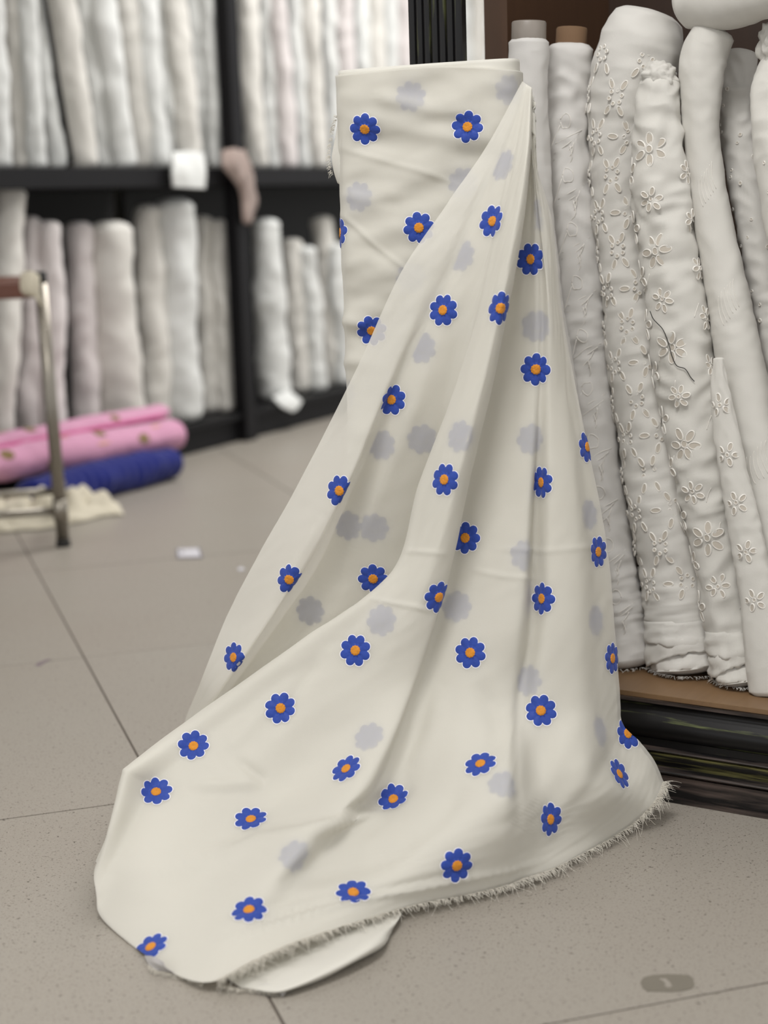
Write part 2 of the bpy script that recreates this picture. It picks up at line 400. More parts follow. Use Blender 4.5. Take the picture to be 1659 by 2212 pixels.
def strip(z0, z1, proud, shape, mat, seg=8):
    pr = []
    for i in range(seg+1):
        q = i/seg
        if shape == 'round': d = proud*math.sin(math.pi*q)
        elif shape == 'cove': d = -proud*math.sin(math.pi*q)
        elif shape == 'ogee': d = proud*(.5-.5*math.cos(math.pi*q))
        else: d = proud
        pr.append((-d, z0+(z1-z0)*q))
    pr = [(.03, z0)]+pr+[(.03, z1)]
    vs = [(t, y, z) for t in (T0, T1) for y, z in pr]; m = len(pr)
    fs = [(i, i+1, m+i+1, m+i) for i in range(m-1)]+[(m-1, 0, m, 2*m-1)]+[tuple(range(m))[::-1], tuple(range(m, 2*m))]
    o = child('plinth_moulding', vs, fs, mat, cab, True); 
    md = o.modifiers.new('e', 'EDGE_SPLIT'); md.split_angle = math.radians(40); return o
strip(.134, .1386, .003, 'flat', MT['lacq3']); strip(.119, .134, .005, 'cove', MT['lacq'])
strip(.084, .119, .010, 'round', MT['lacq'], 12); strip(.0735, .084, .001, 'flat', MT['lacq'])
strip(.0655, .0735, .008, 'round', MT['lacq3']); strip(.046, .0655, .006, 'ogee', MT['lacq2'])
strip(.0355, .046, .010, 'round', MT['lacq3']); strip(.006, .0355, .006, 'flat', MT['lacq3'])
strip(.0, .006, .011, 'flat', MT['lacq3'])
v, f = box_geo((T0, .03, 0), (T1-T0, 0, 0), (0, .47, 0), (0, 0, .138)); child('plinth_carcass', v, f, MT['back'], cab)
v, f = box_geo((T0, .001, .1388), (T1-T0, 0, 0), (0, .499, 0), (0, 0, .0072), .0006); child('deck_board', v, f, MT['brown'], cab)
# keep the deck nose a little behind the moulding
v, f = box_geo((tS0, .15, DECK), (tS1-tS0, 0, 0), (0, .35, 0), (0, 0, 2.0), .001); child('side_panel', v, f, MT['brown_s'], cab)
v, f = box_geo((tS0, .5, .0), (T1-tS0, 0, 0), (0, .018, 0), (0, 0, 2.15), .001); child('back_panel', v, f, MT['brown_d'], cab)
# fluted black pilaster
wP = tLr-tL; prof = []
nf = 7
for i in range(nf*8+1):
    q = i/(nf*8); prof.append((tL+wP*q, .004-.005*abs(math.sin(math.pi*nf*q))**.6))
pts = [(tL, .016)]+prof+[(tLr, .016)]; m = len(pts)
vs = [(x, y, z) for z in (DECK, 2.15) for x, y in pts]
fs = [(i, i+1, m+i+1, m+i) for i in range(m-1)]+[(m-1, 0, m, 2*m-1), tuple(range(m))[::-1], tuple(range(m, 2*m))]
child('pilaster', vs, fs, MT['lacqv'], cab)
v, f = box_geo((T0, -.02, 2.15), (T1-T0, 0, 0), (0, .54, 0), (0, 0, .1), .004); child('cornice', v, f, MT['lacq'], cab)

G = 'white rolls in the cabinet'
def crr(pts, off, mat, label, seed, **k): return Roll(CAB, pts, off, MT[mat], label, G, seed, minz=DECK, face=(-.35, -.93, 0), **k)
r1 = crr([(1142, 92, 43), (1140, 200, 43), (1148, 400, 43), (1166, 600, 43), (1196, 800, 44), (1240, 1100, 45), (1275, 1400, 46)], (.095, .085), 'roll_g',
         'slim cool-white roll with grey wrapped core, next to the cabinet side', 1, puck=.0016, lump=.0014)
r2 = crr([(1233, 108, 49), (1226, 250, 46), (1237, 450, 49), (1255, 650, 50), (1275, 850, 50), (1298, 1050, 51), (1322, 1200, 51), (1343, 1350, 53), (1355, 1430, 54)], (.17, .11), 'roll_g',
         'white roll embossed with leaf and vine stitching, cardboard core on top', 2, puck=.0056, lump=.0028)
r3 = crr([(1400, 40, 72), (1385, 90, 92), (1365, 180, 90), (1345, 300, 74), (1348, 450, 66), (1366, 600, 67), (1392, 800, 72), (1425, 1000, 78), (1458, 1200, 80), (1478, 1350, 80), (1490, 1450, 78)], (.19, .125), 'roll_w',
         'white roll with a lattice of leaf eyelets and rosettes, top slumped over', 3, puck=.0044, lump=.0042, n=260, dome=.2)
r4 = crr([(1428, 178, 38), (1424, 230, 48), (1425, 320, 56), (1432, 450, 62), (1462, 650, 64), (1490, 850, 64), (1525, 1050, 62), (1562, 1200, 58), (1585, 1350, 58), (1605, 1460, 58)], (.13, .10), 'roll_c',
         'wrinkled white roll with large cut-out daisies and a torn, crumpled top', 4, puck=.0060, lump=.0052, n=260)
r5 = crr([(1540, 72, 46), (1518, 130, 50), (1515, 200, 44), (1516, 300, 38), (1537, 450, 39), (1564, 600, 44), (1588, 720, 48), (1618, 900, 54), (1660, 1100, 60), (1700, 1300, 62), (1728, 1490, 62)], (.15, .12), 'roll_c',
         'smooth plain white roll with faint scalloped stitching and a kinked top', 5, puck=.0014, lump=.0022)
r6 = crr([(1597, 118, 36), (1590, 200, 41), (1601, 300, 41), (1628, 450, 44), (1660, 600, 46), (1700, 800, 50), (1765, 1100, 54), (1830, 1490, 55)], (.23, .18), 'roll_w',
         'white roll dotted with tiny scattered round eyelets', 6, puck=.004, lump=.0022)
r7 = crr([(1700, 92, 36), (1672, 190, 46), (1682, 300, 52), (1712, 500, 56), (1780, 850, 58), (1840, 1200, 58), (1900, 1500, 58)], (.16, .12), 'roll_c',
         'knotted white roll with pinhole rows, beside the tiny-eyelet roll', 7, puck=.0025, lump=.004)
r8 = crr([(1552, 775, 9), (1556, 850, 19), (1572, 950, 27), (1592, 1060, 32), (1616, 1180, 35), (1638, 1300, 38), (1652, 1400, 44), (1662, 1470, 46)], (.07, .065), 'roll_c',
         'narrow loose flap of eyelet cloth wedged beside the large-daisy roll', 8, puck=.002, lump=.002, squash=.6, name='cloth_flap', cat='cloth')
for kk, tt_ in enumerate((.50, .63, .76)):
    tp_, bt_ = CAB.pt(tt_-.10, .15, 1.0+.02*kk), CAB.pt(tt_, .11, DECK)
    q_ = [tuple(pj(tp_*(1-s_)+bt_*s_)[:2])+(56 if s_ else 48,) for s_ in (0, .25, .5, .75, .97)]
    crr(q_, (.15, .11), 'roll_w', 'plain white roll leaning beyond the knotted roll, %s after it' % ('next', 'second', 'third')[kk], 40+kk, puck=.003, lump=.003, n=120)
# roll lying across the tops
P = [CAB.hit(1488, 0, .15), CAB.hit(1560, -8, .14), CAB.hit(1700, -42, .12), CAB.hit(1900, -90, .10)]
Pp, Tt, rr, LL, VV, NN = roll_geo(P, [.036, .042, .042, .042], 36, 70, 11, .0012, .003)
vs, fs = closed_tube(VV, 70, 36, Pp, Tt, rr, dome=.35)
tag(mk('fabric_roll', vs, fs, MT['roll_c'], origin=P[0]), 'plain cream roll lying on its side across the standing rolls', 'fabric roll', G)
# lattice eyelets of r3
D = .104
for i in range(10):
    for ci, a0 in enumerate((1.22, .67, .12, -.43)):
        l = .06+i*D+(D/2 if ci % 2 == 0 else 0)
        if l > r3.L[-1]-.11: continue
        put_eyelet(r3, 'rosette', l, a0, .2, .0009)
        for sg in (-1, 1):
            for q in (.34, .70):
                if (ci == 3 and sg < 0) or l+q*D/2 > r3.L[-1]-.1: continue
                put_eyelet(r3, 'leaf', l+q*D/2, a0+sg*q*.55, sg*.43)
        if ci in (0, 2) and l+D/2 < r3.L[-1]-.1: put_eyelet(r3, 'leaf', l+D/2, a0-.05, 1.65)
# cut-out daisies of r4
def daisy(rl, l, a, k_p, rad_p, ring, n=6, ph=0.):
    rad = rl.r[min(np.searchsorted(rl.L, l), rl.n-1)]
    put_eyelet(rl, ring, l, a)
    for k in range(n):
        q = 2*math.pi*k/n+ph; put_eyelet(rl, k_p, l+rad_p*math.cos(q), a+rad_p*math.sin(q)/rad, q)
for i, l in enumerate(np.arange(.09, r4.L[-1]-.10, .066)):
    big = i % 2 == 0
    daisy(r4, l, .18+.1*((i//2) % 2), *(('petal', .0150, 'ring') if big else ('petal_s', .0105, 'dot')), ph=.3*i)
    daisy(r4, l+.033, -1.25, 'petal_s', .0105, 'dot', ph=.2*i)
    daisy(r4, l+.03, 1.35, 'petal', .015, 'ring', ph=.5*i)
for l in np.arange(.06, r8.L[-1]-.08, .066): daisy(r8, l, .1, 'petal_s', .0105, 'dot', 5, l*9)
rs = random.Random(5)
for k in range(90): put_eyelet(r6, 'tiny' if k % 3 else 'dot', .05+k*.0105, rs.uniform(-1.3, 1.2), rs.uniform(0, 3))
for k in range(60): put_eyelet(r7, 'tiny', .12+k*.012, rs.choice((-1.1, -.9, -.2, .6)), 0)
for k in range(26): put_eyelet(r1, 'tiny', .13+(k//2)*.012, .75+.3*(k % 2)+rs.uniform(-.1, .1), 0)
# embossed vine lines
ln = []
for k in range(13):
    l = .10+k*.075
    if l > r2.L[-1]-.05: break
    ln.append([(l+.010*math.sin(t), -.15+.22*math.cos(t)) for t in np.linspace(0, 6.1, 9)])
    for j in range(5): ln.append([(l+.012+.006*j, -.9+.15*j), (l+.02+.009*j, -.3), (l+.03+.011*j, .35+.1*j)])
    ln.append([(l+.005, .1), (l+.03, .5), (l+.045, .9)])
stitch_lines(r2, ln, 'embossed_vine')
ln = []
for l0 in (.17, .33, .55, .70):
    for j in range(6): ln.append([(l0+.004*j+t*.04, -.6+.17*j+.12*math.sin(t*3)) for t in np.linspace(0, 1, 6)])
stitch_lines(r5, ln, 'scallop_stitching', .0004)
ln = [[(l+.02*t, a+.25*t) for t in (0, .5, 1)] for l, a in [(.2+.05*i, .9*math.sin(i*2.3)) for i in range(14)]]
stitch_lines(r4, ln, 'vine_stitching', .0005)
# dark thread lying over r4
th = [(1404, 672), (1412, 690), (1432, 712), (1444, 742), (1452, 770), (1462, 790), (1480, 797), (1492, 815), (1500, 824)]
tp = [CAB.hit(x, y, .10) for x, y in th]
fr = []
for (x, y), p in zip(th, tp):      # pull on to the nearest outer point of the roll along the sight line
    d = ray(x, y); q = r4.V.reshape(-1, 3)-EYE; c_ = q-np.outer(q @ d/(d @ d), d); near = np.linalg.norm(c_, axis=1) < .006
    dist = (q @ d/np.linalg.norm(d))[near].min() if near.any() else np.linalg.norm(p-EYE)
    fr.append(EYE+d/np.linalg.norm(d)*(dist-.002))
v, f = tube_geo(cr_interp(fr, 50), .0006, 6); tag(mk('loose_thread', v, f, MT['rubber']), 'dark loose thread squiggling down the large-daisy roll', 'thread')
# cores poking out of the tops, crumpled and frayed ends
def core(rl, rad, h, mat, name='roll_core'):
    t = -rl.T[0]; v_, f_ = tube_geo([rl.P[0]+t*-.02, rl.P[0]+t*h*.4, rl.P[0]+t*(h-.002), rl.P[0]+t*h], [rad, rad, rad, rad*.95], 20); mkp(name, v_, f_, mat, rl.root)
core(r1, .024, .028, MT['plastic'], 'plastic_wrap'); core(r2, .022, .030, MT['card'])
def crumple(rl, P, rad, seed, mat, name, sc_=(1, 1, .8), amp=.35):
    bm = bmesh.new(); bmesh.ops.create_icosphere(bm, subdivisions=4, radius=1.0)
    vs_ = []
    for v_ in bm.verts:
        c_ = v_.co.normalized(); k = 1+amp*(abs(noise.noise(c_*2.1+Vector((seed, 0, 0))))*1.5-.3)+.12*noise.noise(c_*6+Vector((seed, 3, 0)))
        vs_.append(np.array(P)+np.array((c_.x*sc_[0], c_.y*sc_[1], c_.z*sc_[2]))*k*rad)
    fs_ = [tuple(x.index for x in f_.verts) for f_ in bm.faces]; bm.free()
    return mkp(name, vs_, fs_, mat, rl.root) if rl is not None else mk(name, vs_, fs_, mat)
crumple(r4, r4.P[0]+np.array([-.004, -.004, .006]), .023, 2., MT['roll_c'], 'torn_end', (1, 1, .9))
crumple(r7, r7.P[0]+np.array([-.012, -.004, .0]), .024, 9., MT['roll_c'], 'knotted_end', (1, 1, 1.4))
def fringe(name, P, outs, mat, parent, n=120, ln_=(.006, .016), rad=.00035, seed=1, droop=.3):
    """loose threads along the polyline P, pointing along outs"""
    rg = random.Random(seed); gs = []; P = np.asarray(P); outs = np.asarray(outs)
    for k in range(n):
        q = rg.random()*(len(P)-1); i = min(int(q), len(P)-2); t = q-i
        p = P[i]*(1-t)+P[i+1]*t; d = outs[i]*(1-t)+outs[i+1]*t; tg = P[i+1]-P[i]; tg = tg/np.linalg.norm(tg)
        l = rg.uniform(*ln_); e = d+tg*rg.uniform(-.9, .9)
        a = p-d*.001; b = p+e*l*.5+np.array([0, 0, rg.uniform(0, .25)*l]); c_ = p+e*l+tg*rg.uniform(-.5, .5)*l-np.array([0, 0, droop*l])
        c_[2] = max(c_[2], .0005); b[2] = max(b[2], .0008)
        gs.append(tube_geo(cr_interp([a, b, c_], 5), [rad, rad, rad*.9, rad*.8, rad*.5], 3, caps=False))
    v_, f_ = merge(*gs); o = mkp(name, v_, f_, mat, parent); o['kind'] = 'stuff'; return o
for i, rl in enumerate((r2, r3, r4)):
    ring = []; od = []
    for a in np.linspace(-1.9, 1.9, 22):
        k = int((a/(2*math.pi)*rl.seg) % rl.seg); p = rl.V[-1, k].copy(); p[2] = DECK+.006; ring.append(p+rl.NR[-1, k]*.001); d = rl.NR[-1, k]; d = d-np.array([0, 0, d[2]]); od.append(d)
    fringe('frayed_end', ring, od, MT['roll_w'], rl.root, 110 if i else 40, (.003, .008), .0004, 20+i)
# loose turned-over layers around the bottoms of r3 and r4
for rl in (r3, r4):
    for j, (a0, a1, h0, h1, dr) in enumerate(((-1.9, 1.5, .070, .030, .0035), (-1.2, 2.0, .045, .014, .0055), (-2.0, .7, .026, .003, .0075))):
        na, nh = 40, 9; vs_ = []
        for a in np.linspace(a0, a1, na):
            for t in np.linspace(0, 1, nh):
                h = h0+(h1-h0)*t+.010*math.sin(a*1.7+j*2.1)*(.3+.7*t)+.003*noise.noise((a*5, t, j*3.))*t
                i = int(min(np.searchsorted(rl.L, rl.L[-1]-max(h, .001)), rl.n-1)); k = ((a/(2*math.pi)) % 1)*rl.seg; k0 = int(k) % rl.seg; f_ = k-int(k); k1 = (k0+1) % rl.seg
                p = rl.V[i, k0]*(1-f_)+rl.V[i, k1]*f_; nn_ = rl.NR[i, k0]; d_ = dr*(.1+.9*t**.7)+.002*noise.noise((a*3, t*2, 8.+j))
                p = p+nn_*d_; p[2] = max(p[2], DECK+.002); vs_.append(p)
        o = mkp('loose_layer', vs_, grid_faces(na, nh), MT['roll_w'] if rl is r3 else MT['roll_c'], rl.root)
        md = o.modifiers.new('t', 'SOLIDIFY'); md.thickness = .0012; md.offset = 0
# ------------------------------------------------------------------ black shelving behind, with its rolls
sh = rot_root('black_shelving', SHF); tag(sh, 'black shelving with upright posts along the wall, packed with white rolls', 'shelving')
zU = float(SHF.hit(300, 362, 0)[2]); zB = .10
for t0 in (-1.95, -.033, 2.2):
    v, f = box_geo((t0, -.015, 0), (.066, 0, 0), (0, .05, 0), (0, 0, 2.3), .003); child('post', v, f, MT['black'], sh)
for t0, t1 in ((-1.89, -.035), (.035, 2.2)):
    v, f = box_geo((t0, 0, zU-.06), (t1-t0, 0, 0), (0, .5, 0), (0, 0, .06), .003); child('shelf_board', v, f, MT['black'], sh)
    v, f = box_geo((t0, 0, zB-.02), (t1-t0, 0, 0), (0, .5, 0), (0, 0, .02), .002); child('bottom_board', v, f, MT['black'], sh)
    v, f = box_geo((t0, .02, 0), (t1-t0, 0, 0), (0, .02, 0), (0, 0, zB-.02), .002); child('kick_board', v, f, MT['black'], sh)
    v, f = box_geo((t0, .5, 0), (t1-t0, 0, 0), (0, .02, 0), (0, 0, 2.3)); child('back_panel', v, f, MT['back'], sh)
def bgroll(xt, yt, rt, xb, rb, z0, mat, label, group, seed, off=.10, mid=None, **k):
    pts = [(xt, yt, rt)]
    xm, ym = (xt+xb)/2, None
    yb = float(pj(SHF.hit(xb, 600, off)*np.array([1, 1, 0])+np.array([0, 0, z0]))[1])
    for q in (.33, .66):
        pts.append((xt+(xb-xt)*q+random.uniform(-3, 3), yt+(yb-yt)*q, (rt+(rb-rt)*q)*random.uniform(.96, 1.1)))
    pts.append((xb, yb-rb*.2, rb))
    return Roll(SHF, pts, off, MT[mat], label, group, seed, seg=22, n=46, single=True, minz=z0, face=(.88, -.47, 0), puck=.004, lump=.010, fz=22., dome=.4, **k)
mats = ['bg1', 'bg2', 'bg1', 'bg3']
ORD = 'first second third fourth fifth sixth seventh eighth ninth tenth eleventh twelfth thirteenth'.split()
UL = [(-25, 18, 0, 20), (12, 18, 42, 18), (45, 16, 80, 17), (66, 14, 118, 19), (108, 26, 182, 24), (152, 24, 222, 22), (198, 28, 262, 24),
      (248, 26, 303, 26), (292, 20, 345, 20), (326, 18, 372, 18), (362, 20, 408, 22), (402, 19, 440, 18), (438, 17, 466, 15)]
for i, (xt, rt, xb, rb) in enumerate(UL):
    bgroll(xt, -160, rt*1.25, xb, rb*1.25, zU, mats[i % 3], 'soft white roll on the upper shelf above the pink bolts, %s from the post' % ORD[len(UL)-1-i], 'upper shelf rolls above the pink bolts', 30+i, off=.08+.05*(i % 2))
UR = [(524, 19, 556, 19), (556, 18, 588, 18), (590, 19, 624, 18), (628, 17, 656, 17), (664, 18, 690, 17), (704, 18, 722, 17), (742, 18, 757, 17), (776, 18, 788, 17), (808, 18, 818, 16), (840, 17, 848, 16), (870, 17, 878, 16),
      (1000, 15, 1006, 14), (1032, 15, 1037, 14)]
for i, (xt, rt, xb, rb) in enumerate(UR):
    bgroll(xt, -120+(95 if i in (6, 7, 9) else 0), rt*1.2, xb, rb*1.2, zU, mats[(i+1) % 4], 'soft white roll on the upper shelf beyond the post, %s from the post' % ORD[i], 'upper shelf rolls beyond the post', 50+i, off=.08+.05*(i % 2))
LL_ = [(22, 402, 24, 0, 24), (66, 462, 17, 60, 22), (108, 474, 20, 112, 24), (172, 476, 22, 190, 26), (238, 482, 36, 262, 38), (318, 440, 24, 334, 28), (378, 432, 34, 396, 32), (436, 462, 18, 450, 20), (470, 468, 15, 486, 17)]
for i, (xt, yt, rt, xb, rb) in enumerate(LL_):
    bgroll(xt, yt+14, rt*1.25, xb, rb*1.25, zB, ['bg2', 'bg3', 'bg3', 'bg3', 'bg2', 'bg2', 'bg1', 'bg2', 'bg2'][i], 'creased white roll on the bottom shelf behind the pink bolts, %s from the post' % ORD[len(LL_)-1-i], 'bottom shelf rolls behind the pink bolts', 70+i, off=.09+.05*(i % 2))
LR = [(574, 470, 26, 592, 27), (628, 510, 18, 648, 20), (662, 526, 16, 686, 18), (694, 462, 20, 716, 18), (726, 520, 18, 742, 17), (762, 500, 18, 775, 17), (796, 480, 18, 806, 17), (830, 500, 18, 838, 17)]
for i, (xt, yt, rt, xb, rb) in enumerate(LR):
    bgroll(xt, yt+14, rt*1.15, xb, rb*1.2, zB, 'bg2' if i % 2 else 'bg1', 'creased white roll on the bottom shelf beyond the post, %s from the post' % ORD[i], 'bottom shelf rolls beyond the post', 90+i, off=.09+.05*(i % 2))
# thin dark strip put in for the shaded gap between the upper rolls
P = [SHF.hit(70, -150, .05), SHF.hit(155, 352, .03)]
v, f = tube_geo(P, .008, 8); tag(mk('gap_shade_strip', v, f, MT['black']), 'thin dark strip standing for the shaded gap between white rolls on the upper shelf', 'dark strip')
# cloth end hanging over the shelf edge
def sheet(name, pts, mat, n=26, m=20, thick=.004, wob=.004, seed=0, parent=None):
    """soft cloth piece through a control grid of 3D points"""
    A = np.array([cr_interp(r_, m) for r_ in pts]); A = np.array([cr_interp(A[:, j], n) for j in range(m)]).transpose(1, 0, 2)
    dn = np.zeros_like(A)
    du = np.gradient(A, axis=0); dv = np.gradient(A, axis=1); nn = np.cross(du, dv); nn /= np.linalg.norm(nn, axis=2)[..., None]+1e-12
    for i in range(n):
        for j in range(m): A[i, j] += nn[i, j]*wob*noise.noise(Vector(A[i, j]*18)+Vector((seed, 0, 0)))
    vs_ = A.reshape(-1, 3); fs_ = grid_faces(n, m)
    o = mk(name, vs_, fs_, mat) if parent is None else mkp(name, vs_, fs_, mat, parent)
    md = o.modifiers.new('thick', 'SOLIDIFY'); md.thickness = thick; md.offset = 0; return o
S = SHF.hit
o = sheet('cloth_end', [[S(372, 330, -.012), S(405, 328, -.02), S(440, 332, -.012)], [S(372, 370, -.03), S(406, 370, -.04), S(441, 372, -.03)], [S(374, 404, -.028), S(407, 406, -.036), S(440, 408, -.028)]], MT['bg1'], thick=.012, wob=.006)
tag(o, 'white cloth end hanging over the upper shelf edge', 'cloth')
o = sheet('cloth_rag', [[S(478, 330, -.03), S(500, 322, -.05), S(528, 326, -.03)], [S(482, 362, -.05), S(512, 356, -.06), S(540, 362, -.04)], [S(516, 410, -.03), S(532, 404, -.05), S(550, 412, -.03)], [S(524, 480, -.03), S(536, 484, -.04), S(548, 478, -.03)]], fabric('faded_pink_rag', (176, 158, 150), .2, blot=20), thick=.01, wob=.012, seed=4)
tag(o, 'faded pinkish rag draped around the black post', 'cloth')
o = sheet('cloth_end', [[S(588, 860, .03), S(606, 850, .02), S(622, 842, .03)], [S(610, 880, -.01), S(625, 868, -.02), S(640, 858, -.01)], [S(632, 890, -.03), S(640, 884, -.03), S(652, 868, -.03)]], MT['bg1'], thick=.008, wob=.004, seed=2)
tag(o, 'white cloth corner drooping from the bottom shelf toward the floor', 'cloth')
# ------------------------------------------------------------------ stool
ft = gp(137, 1180); dv = np.array([-.193, .981, 0]); dh = np.array([-.981, -.193, 0])
st = root('metal_stool', ft); tag(st, 'tubular steel stool with reddish brown wooden seat beside the pink bolts', 'stool')
top = at(88, 612, 4.05); lean = top-ft; zt = lean[2]
legs = []
for k, (a, b) in enumerate(((0, 0), (1, 0), (0, 1), (1, 1))):
    foot = ft+dh*.34*a+dv*.30*b
    t_ = foot+np.array([0, 0, zt])+(dh*abs(lean @ dh) if a == 0 else -dh*abs(lean @ dh))
    v, f = tube_geo([foot+np.array([0, 0, .012]), t_], .016, 16); mkp('leg', v, f, MT['steel'], st)
    u_ = (t_-foot)/np.linalg.norm(t_-foot)
    v, f = tube_geo([foot, foot+u_*.018], [.019, .017], 16); mkp('foot_cap', v, f, MT['rubber'], st)
    q = foot+u_*(.088); v, f = tube_geo([q-u_*.025, q+u_*.03], .0185, 16); mkp('rail_socket', v, f, MT['steel'], st)
    legs.append((foot, t_, u_))
for a, b in ((0, 1), (2, 3), (0, 2), (1, 3)):
    v, f = tube_geo([legs[a][0]+legs[a][2]*.09, legs[b][0]+legs[b][2]*.09], .010, 12); mkp('foot_rail', v, f, MT['steel'], st)
c0 = legs[0][1]-np.array([0, 0, .03])+dh*.02-dv*.02
v, f = box_geo(c0-np.array([0, 0, .004]), (legs[1][1]-legs[0][1]) @ dh*dh-dh*.0, dv*.34, (0, 0, .042), .006); mkp('seat', v, f, MT['seat'], st, False)
v, f = tube_geo([legs[0][1]-np.array([0, 0, .01]), legs[0][1]+np.array([0, 0, .028])], .0155, 14); mkp('leg_cap', v, f, MT['rubber'], st)
o = sheet('tied_rag', [[at(48, 590, 3.98), at(66, 586, 3.96), at(84, 596, 3.97)], [at(50, 628, 3.98), at(68, 630, 3.95), at(84, 628, 3.97)], [at(72, 640, 3.98), at(82, 650, 3.97), at(92, 664, 3.985)]], MT['rag'], thick=.006, wob=.006, seed=3)
tag(o, 'pale rag tied around the top corner of the steel stool', 'cloth')
# ------------------------------------------------------------------ bolts on the floor
def lying(name, A, B, r, mat, label, seed, squash=1., rib=0., n=90, group=None, cat='fabric bolt', up=(0, 0, 1)):
    rt = root(name, (np.array(A)+B)/2-np.array([0, 0, r*squash])); tag(rt, label, cat, group)
    P_, T_, r_, L_, V_, N_ = roll_geo([A, A*.67+B*.33, A*.33+B*.67, B], [r*.96, r, r, r*.94], 36, n, seed, .0015, .006, squash, up)
    if rib:
        for i in range(n): V_[i] += N_[i]*rib*math.sin(L_[i]*2*math.pi/.038)
    vs_, fs_ = closed_tube(V_, n, 36, P_, T_, r_, dome=.3)
    vs_ = [np.array([q[0], q[1], max(q[2], .001)]) for q in vs_]
    b_ = mkp('rolled_cloth', vs_, fs_, mat, rt); return rt, P_, T_, r_, L_, V_, N_
rb = .058
B_ = gp(408, 1033); A_ = gp(290, 1064); dirb = (B_-A_)/np.linalg.norm(B_-A_); nb = np.array([-dirb[1], dirb[0], 0])
E1 = B_-dirb*.03+nb*rb*.9; E0 = E1-dirb*.62
for q in (E0, E1): q[2] = rb*.86
blue = lying('fabric_bolt', E0, E1, rb, MT['navy'], 'royal blue ribbed fabric bolt lying on the floor under the pink bolts', 12, .9, .0022)
rp = .062
K0 = at(-60, 1012, float(E0[1])-.02); K1 = at(372, 938, float(E1[1])+.09)
pk = lying('fabric_bolt', K0, K1, rp, MT['pink'], 'pink patterned fabric bolt resting on the blue one', 13, .8)
def patch(rt, geo, l, a, hl, ha, mat, name):
    _, P_, T_, r_, L_, V_, N_ = geo; vs_ = []; n = 7
    for i in range(n):
        for j in range(n):
            x, y = i/(n-1)*2-1, j/(n-1)*2-1
            x, y = x*math.sqrt(1-y*y/2), y*math.sqrt(1-x*x/2)
            li = min(max(int(np.searchsorted(L_, l+x*hl)), 0), len(L_)-1); k = ((a+y*ha)/(2*math.pi)*36) % 36; k0 = int(k); t = k-k0
            vs_.append(V_[li, k0]*(1-t)+V_[li, (k0+1) % 36]*t+N_[li, k0]*.0015)
    mkp(name, vs_, grid_faces(n, n), mat, rt)
Lt = pk[4][-1]
sgn = 1 if (pk[6][40, 9] @ np.array([0, -1, 0])) > 0 else -1
for q, a in ((.30, 1.9), (.57, .45), (.76, 1.3), (.10, .9)): patch(pk[0], pk, Lt*q, sgn*a, .022, .32, MT['khaki'], 'printed_motif')
for q, a in ((.55, 1.2), (.86, .6), (.4, .3)): patch(pk[0], pk, Lt*q, sgn*a, .022, .05, MT['yellow'], 'printed_line')
U0 = at(-60, 966, float(K0[1])+.05); U1 = at(345, 890, float(K1[1])+.07)
pu = lying('fabric_bolt', U0, U1, .046, MT['pink'], 'flattened pink bolt with deep pink edge on top of the pile', 14, .55)
for q, a in ((.68, .9), (.25, .4)): patch(pu[0], pu, Lt*q, sgn*a, .02, .4, MT['khaki'], 'printed_motif')
for q, a in ((.15, -.2), (.72, -.3)): patch(pu[0], pu, Lt*q, sgn*a, .03, .2, MT['yellow'], 'printed_motif')
ed = [pu[5][i, (27 if sgn < 0 else 9)]+pu[6][i, (27 if sgn < 0 else 9)]*.002-np.array([0, 0, .004]) for i in range(4, 88, 4)]
v, f = tube_geo(ed, .009, 8, .6); mkp('lining_edge', v, f, MT['pink_d'], pu[0])
# ------------------------------------------------------------------ rag, paper scraps, marks
bm = bmesh.new(); nx, ny = 60, 26; vs = []; 
ca, cb = gp(-40, 1128), gp(262, 1105); cu = cb-ca; cn = np.array([-cu[1], cu[0], 0])/np.linalg.norm(cu)*.17
for i in range(nx):
    for j in range(ny):
        x, y = i/(nx-1), j/(ny-1)*2-1
        e = min(1, 7*x)*min(1, 7*(1-x)); wv = 1+.35*noise.noise((x*5, 0, 3.))
        p = ca+cu*(x+.03*noise.noise((x*3, y*3, 1.)))+cn*y*wv*(.75+.35*math.sin(x*5))
        h = .006+max(0, (1-y*y))*e*((.03)+.10*abs(noise.noise((x*5.5, y*2.3, 7.)))+.022*noise.noise((x*13, y*5, 2.)))
        vs.append((p[0], p[1], max(.002, h if abs(y) < .99 and 0 < i < nx-1 else .002)))
bm.free()
o = mk('cream_cloth', vs, grid_faces(nx, ny), MT['rag']); md = o.modifiers.new('t', 'SOLIDIFY'); md.thickness = .002
tag(o, 'crumpled cream cloth heaped on the floor beneath the stool', 'cloth')
tgp = root('paper_tag', gp(408, 1196)); tag(tgp, 'small white paper tag lying flat on the tile near the stool', 'tag')
q = [gp(380, 1186), gp(432, 1184), gp(438, 1206), gp(382, 1207)]
def flat_poly(name, P, z0, z1, mat, parent=None):
    P = [np.array(p) for p in P]; n = len(P); vs_ = [np.array([p[0], p[1], z]) for z in (z0, z1) for p in P]
    fs_ = [tuple(range(n))[::-1], tuple(range(n, 2*n))]+[(i, (i+1) % n, n+(i+1) % n, n+i) for i in range(n)]
    return mk(name, vs_, fs_, mat, smooth=False) if parent is None else mkp(name, vs_, fs_, mat, parent, False)
flat_poly('tag_card', q, .0003, .002, MT['ink'], tgp)
c_ = sum(q)/4; flat_poly('white_face', [c_+(p-c_)*.84 for p in q], .002, .0026, MT['paper'], tgp)
flat_poly('print_mark', [c_+(p-c_)*.16-(q[1]-q[0])*.27+(q[0]-q[3])*.1 for p in q], .0026, .0029, MT['ink'], tgp)
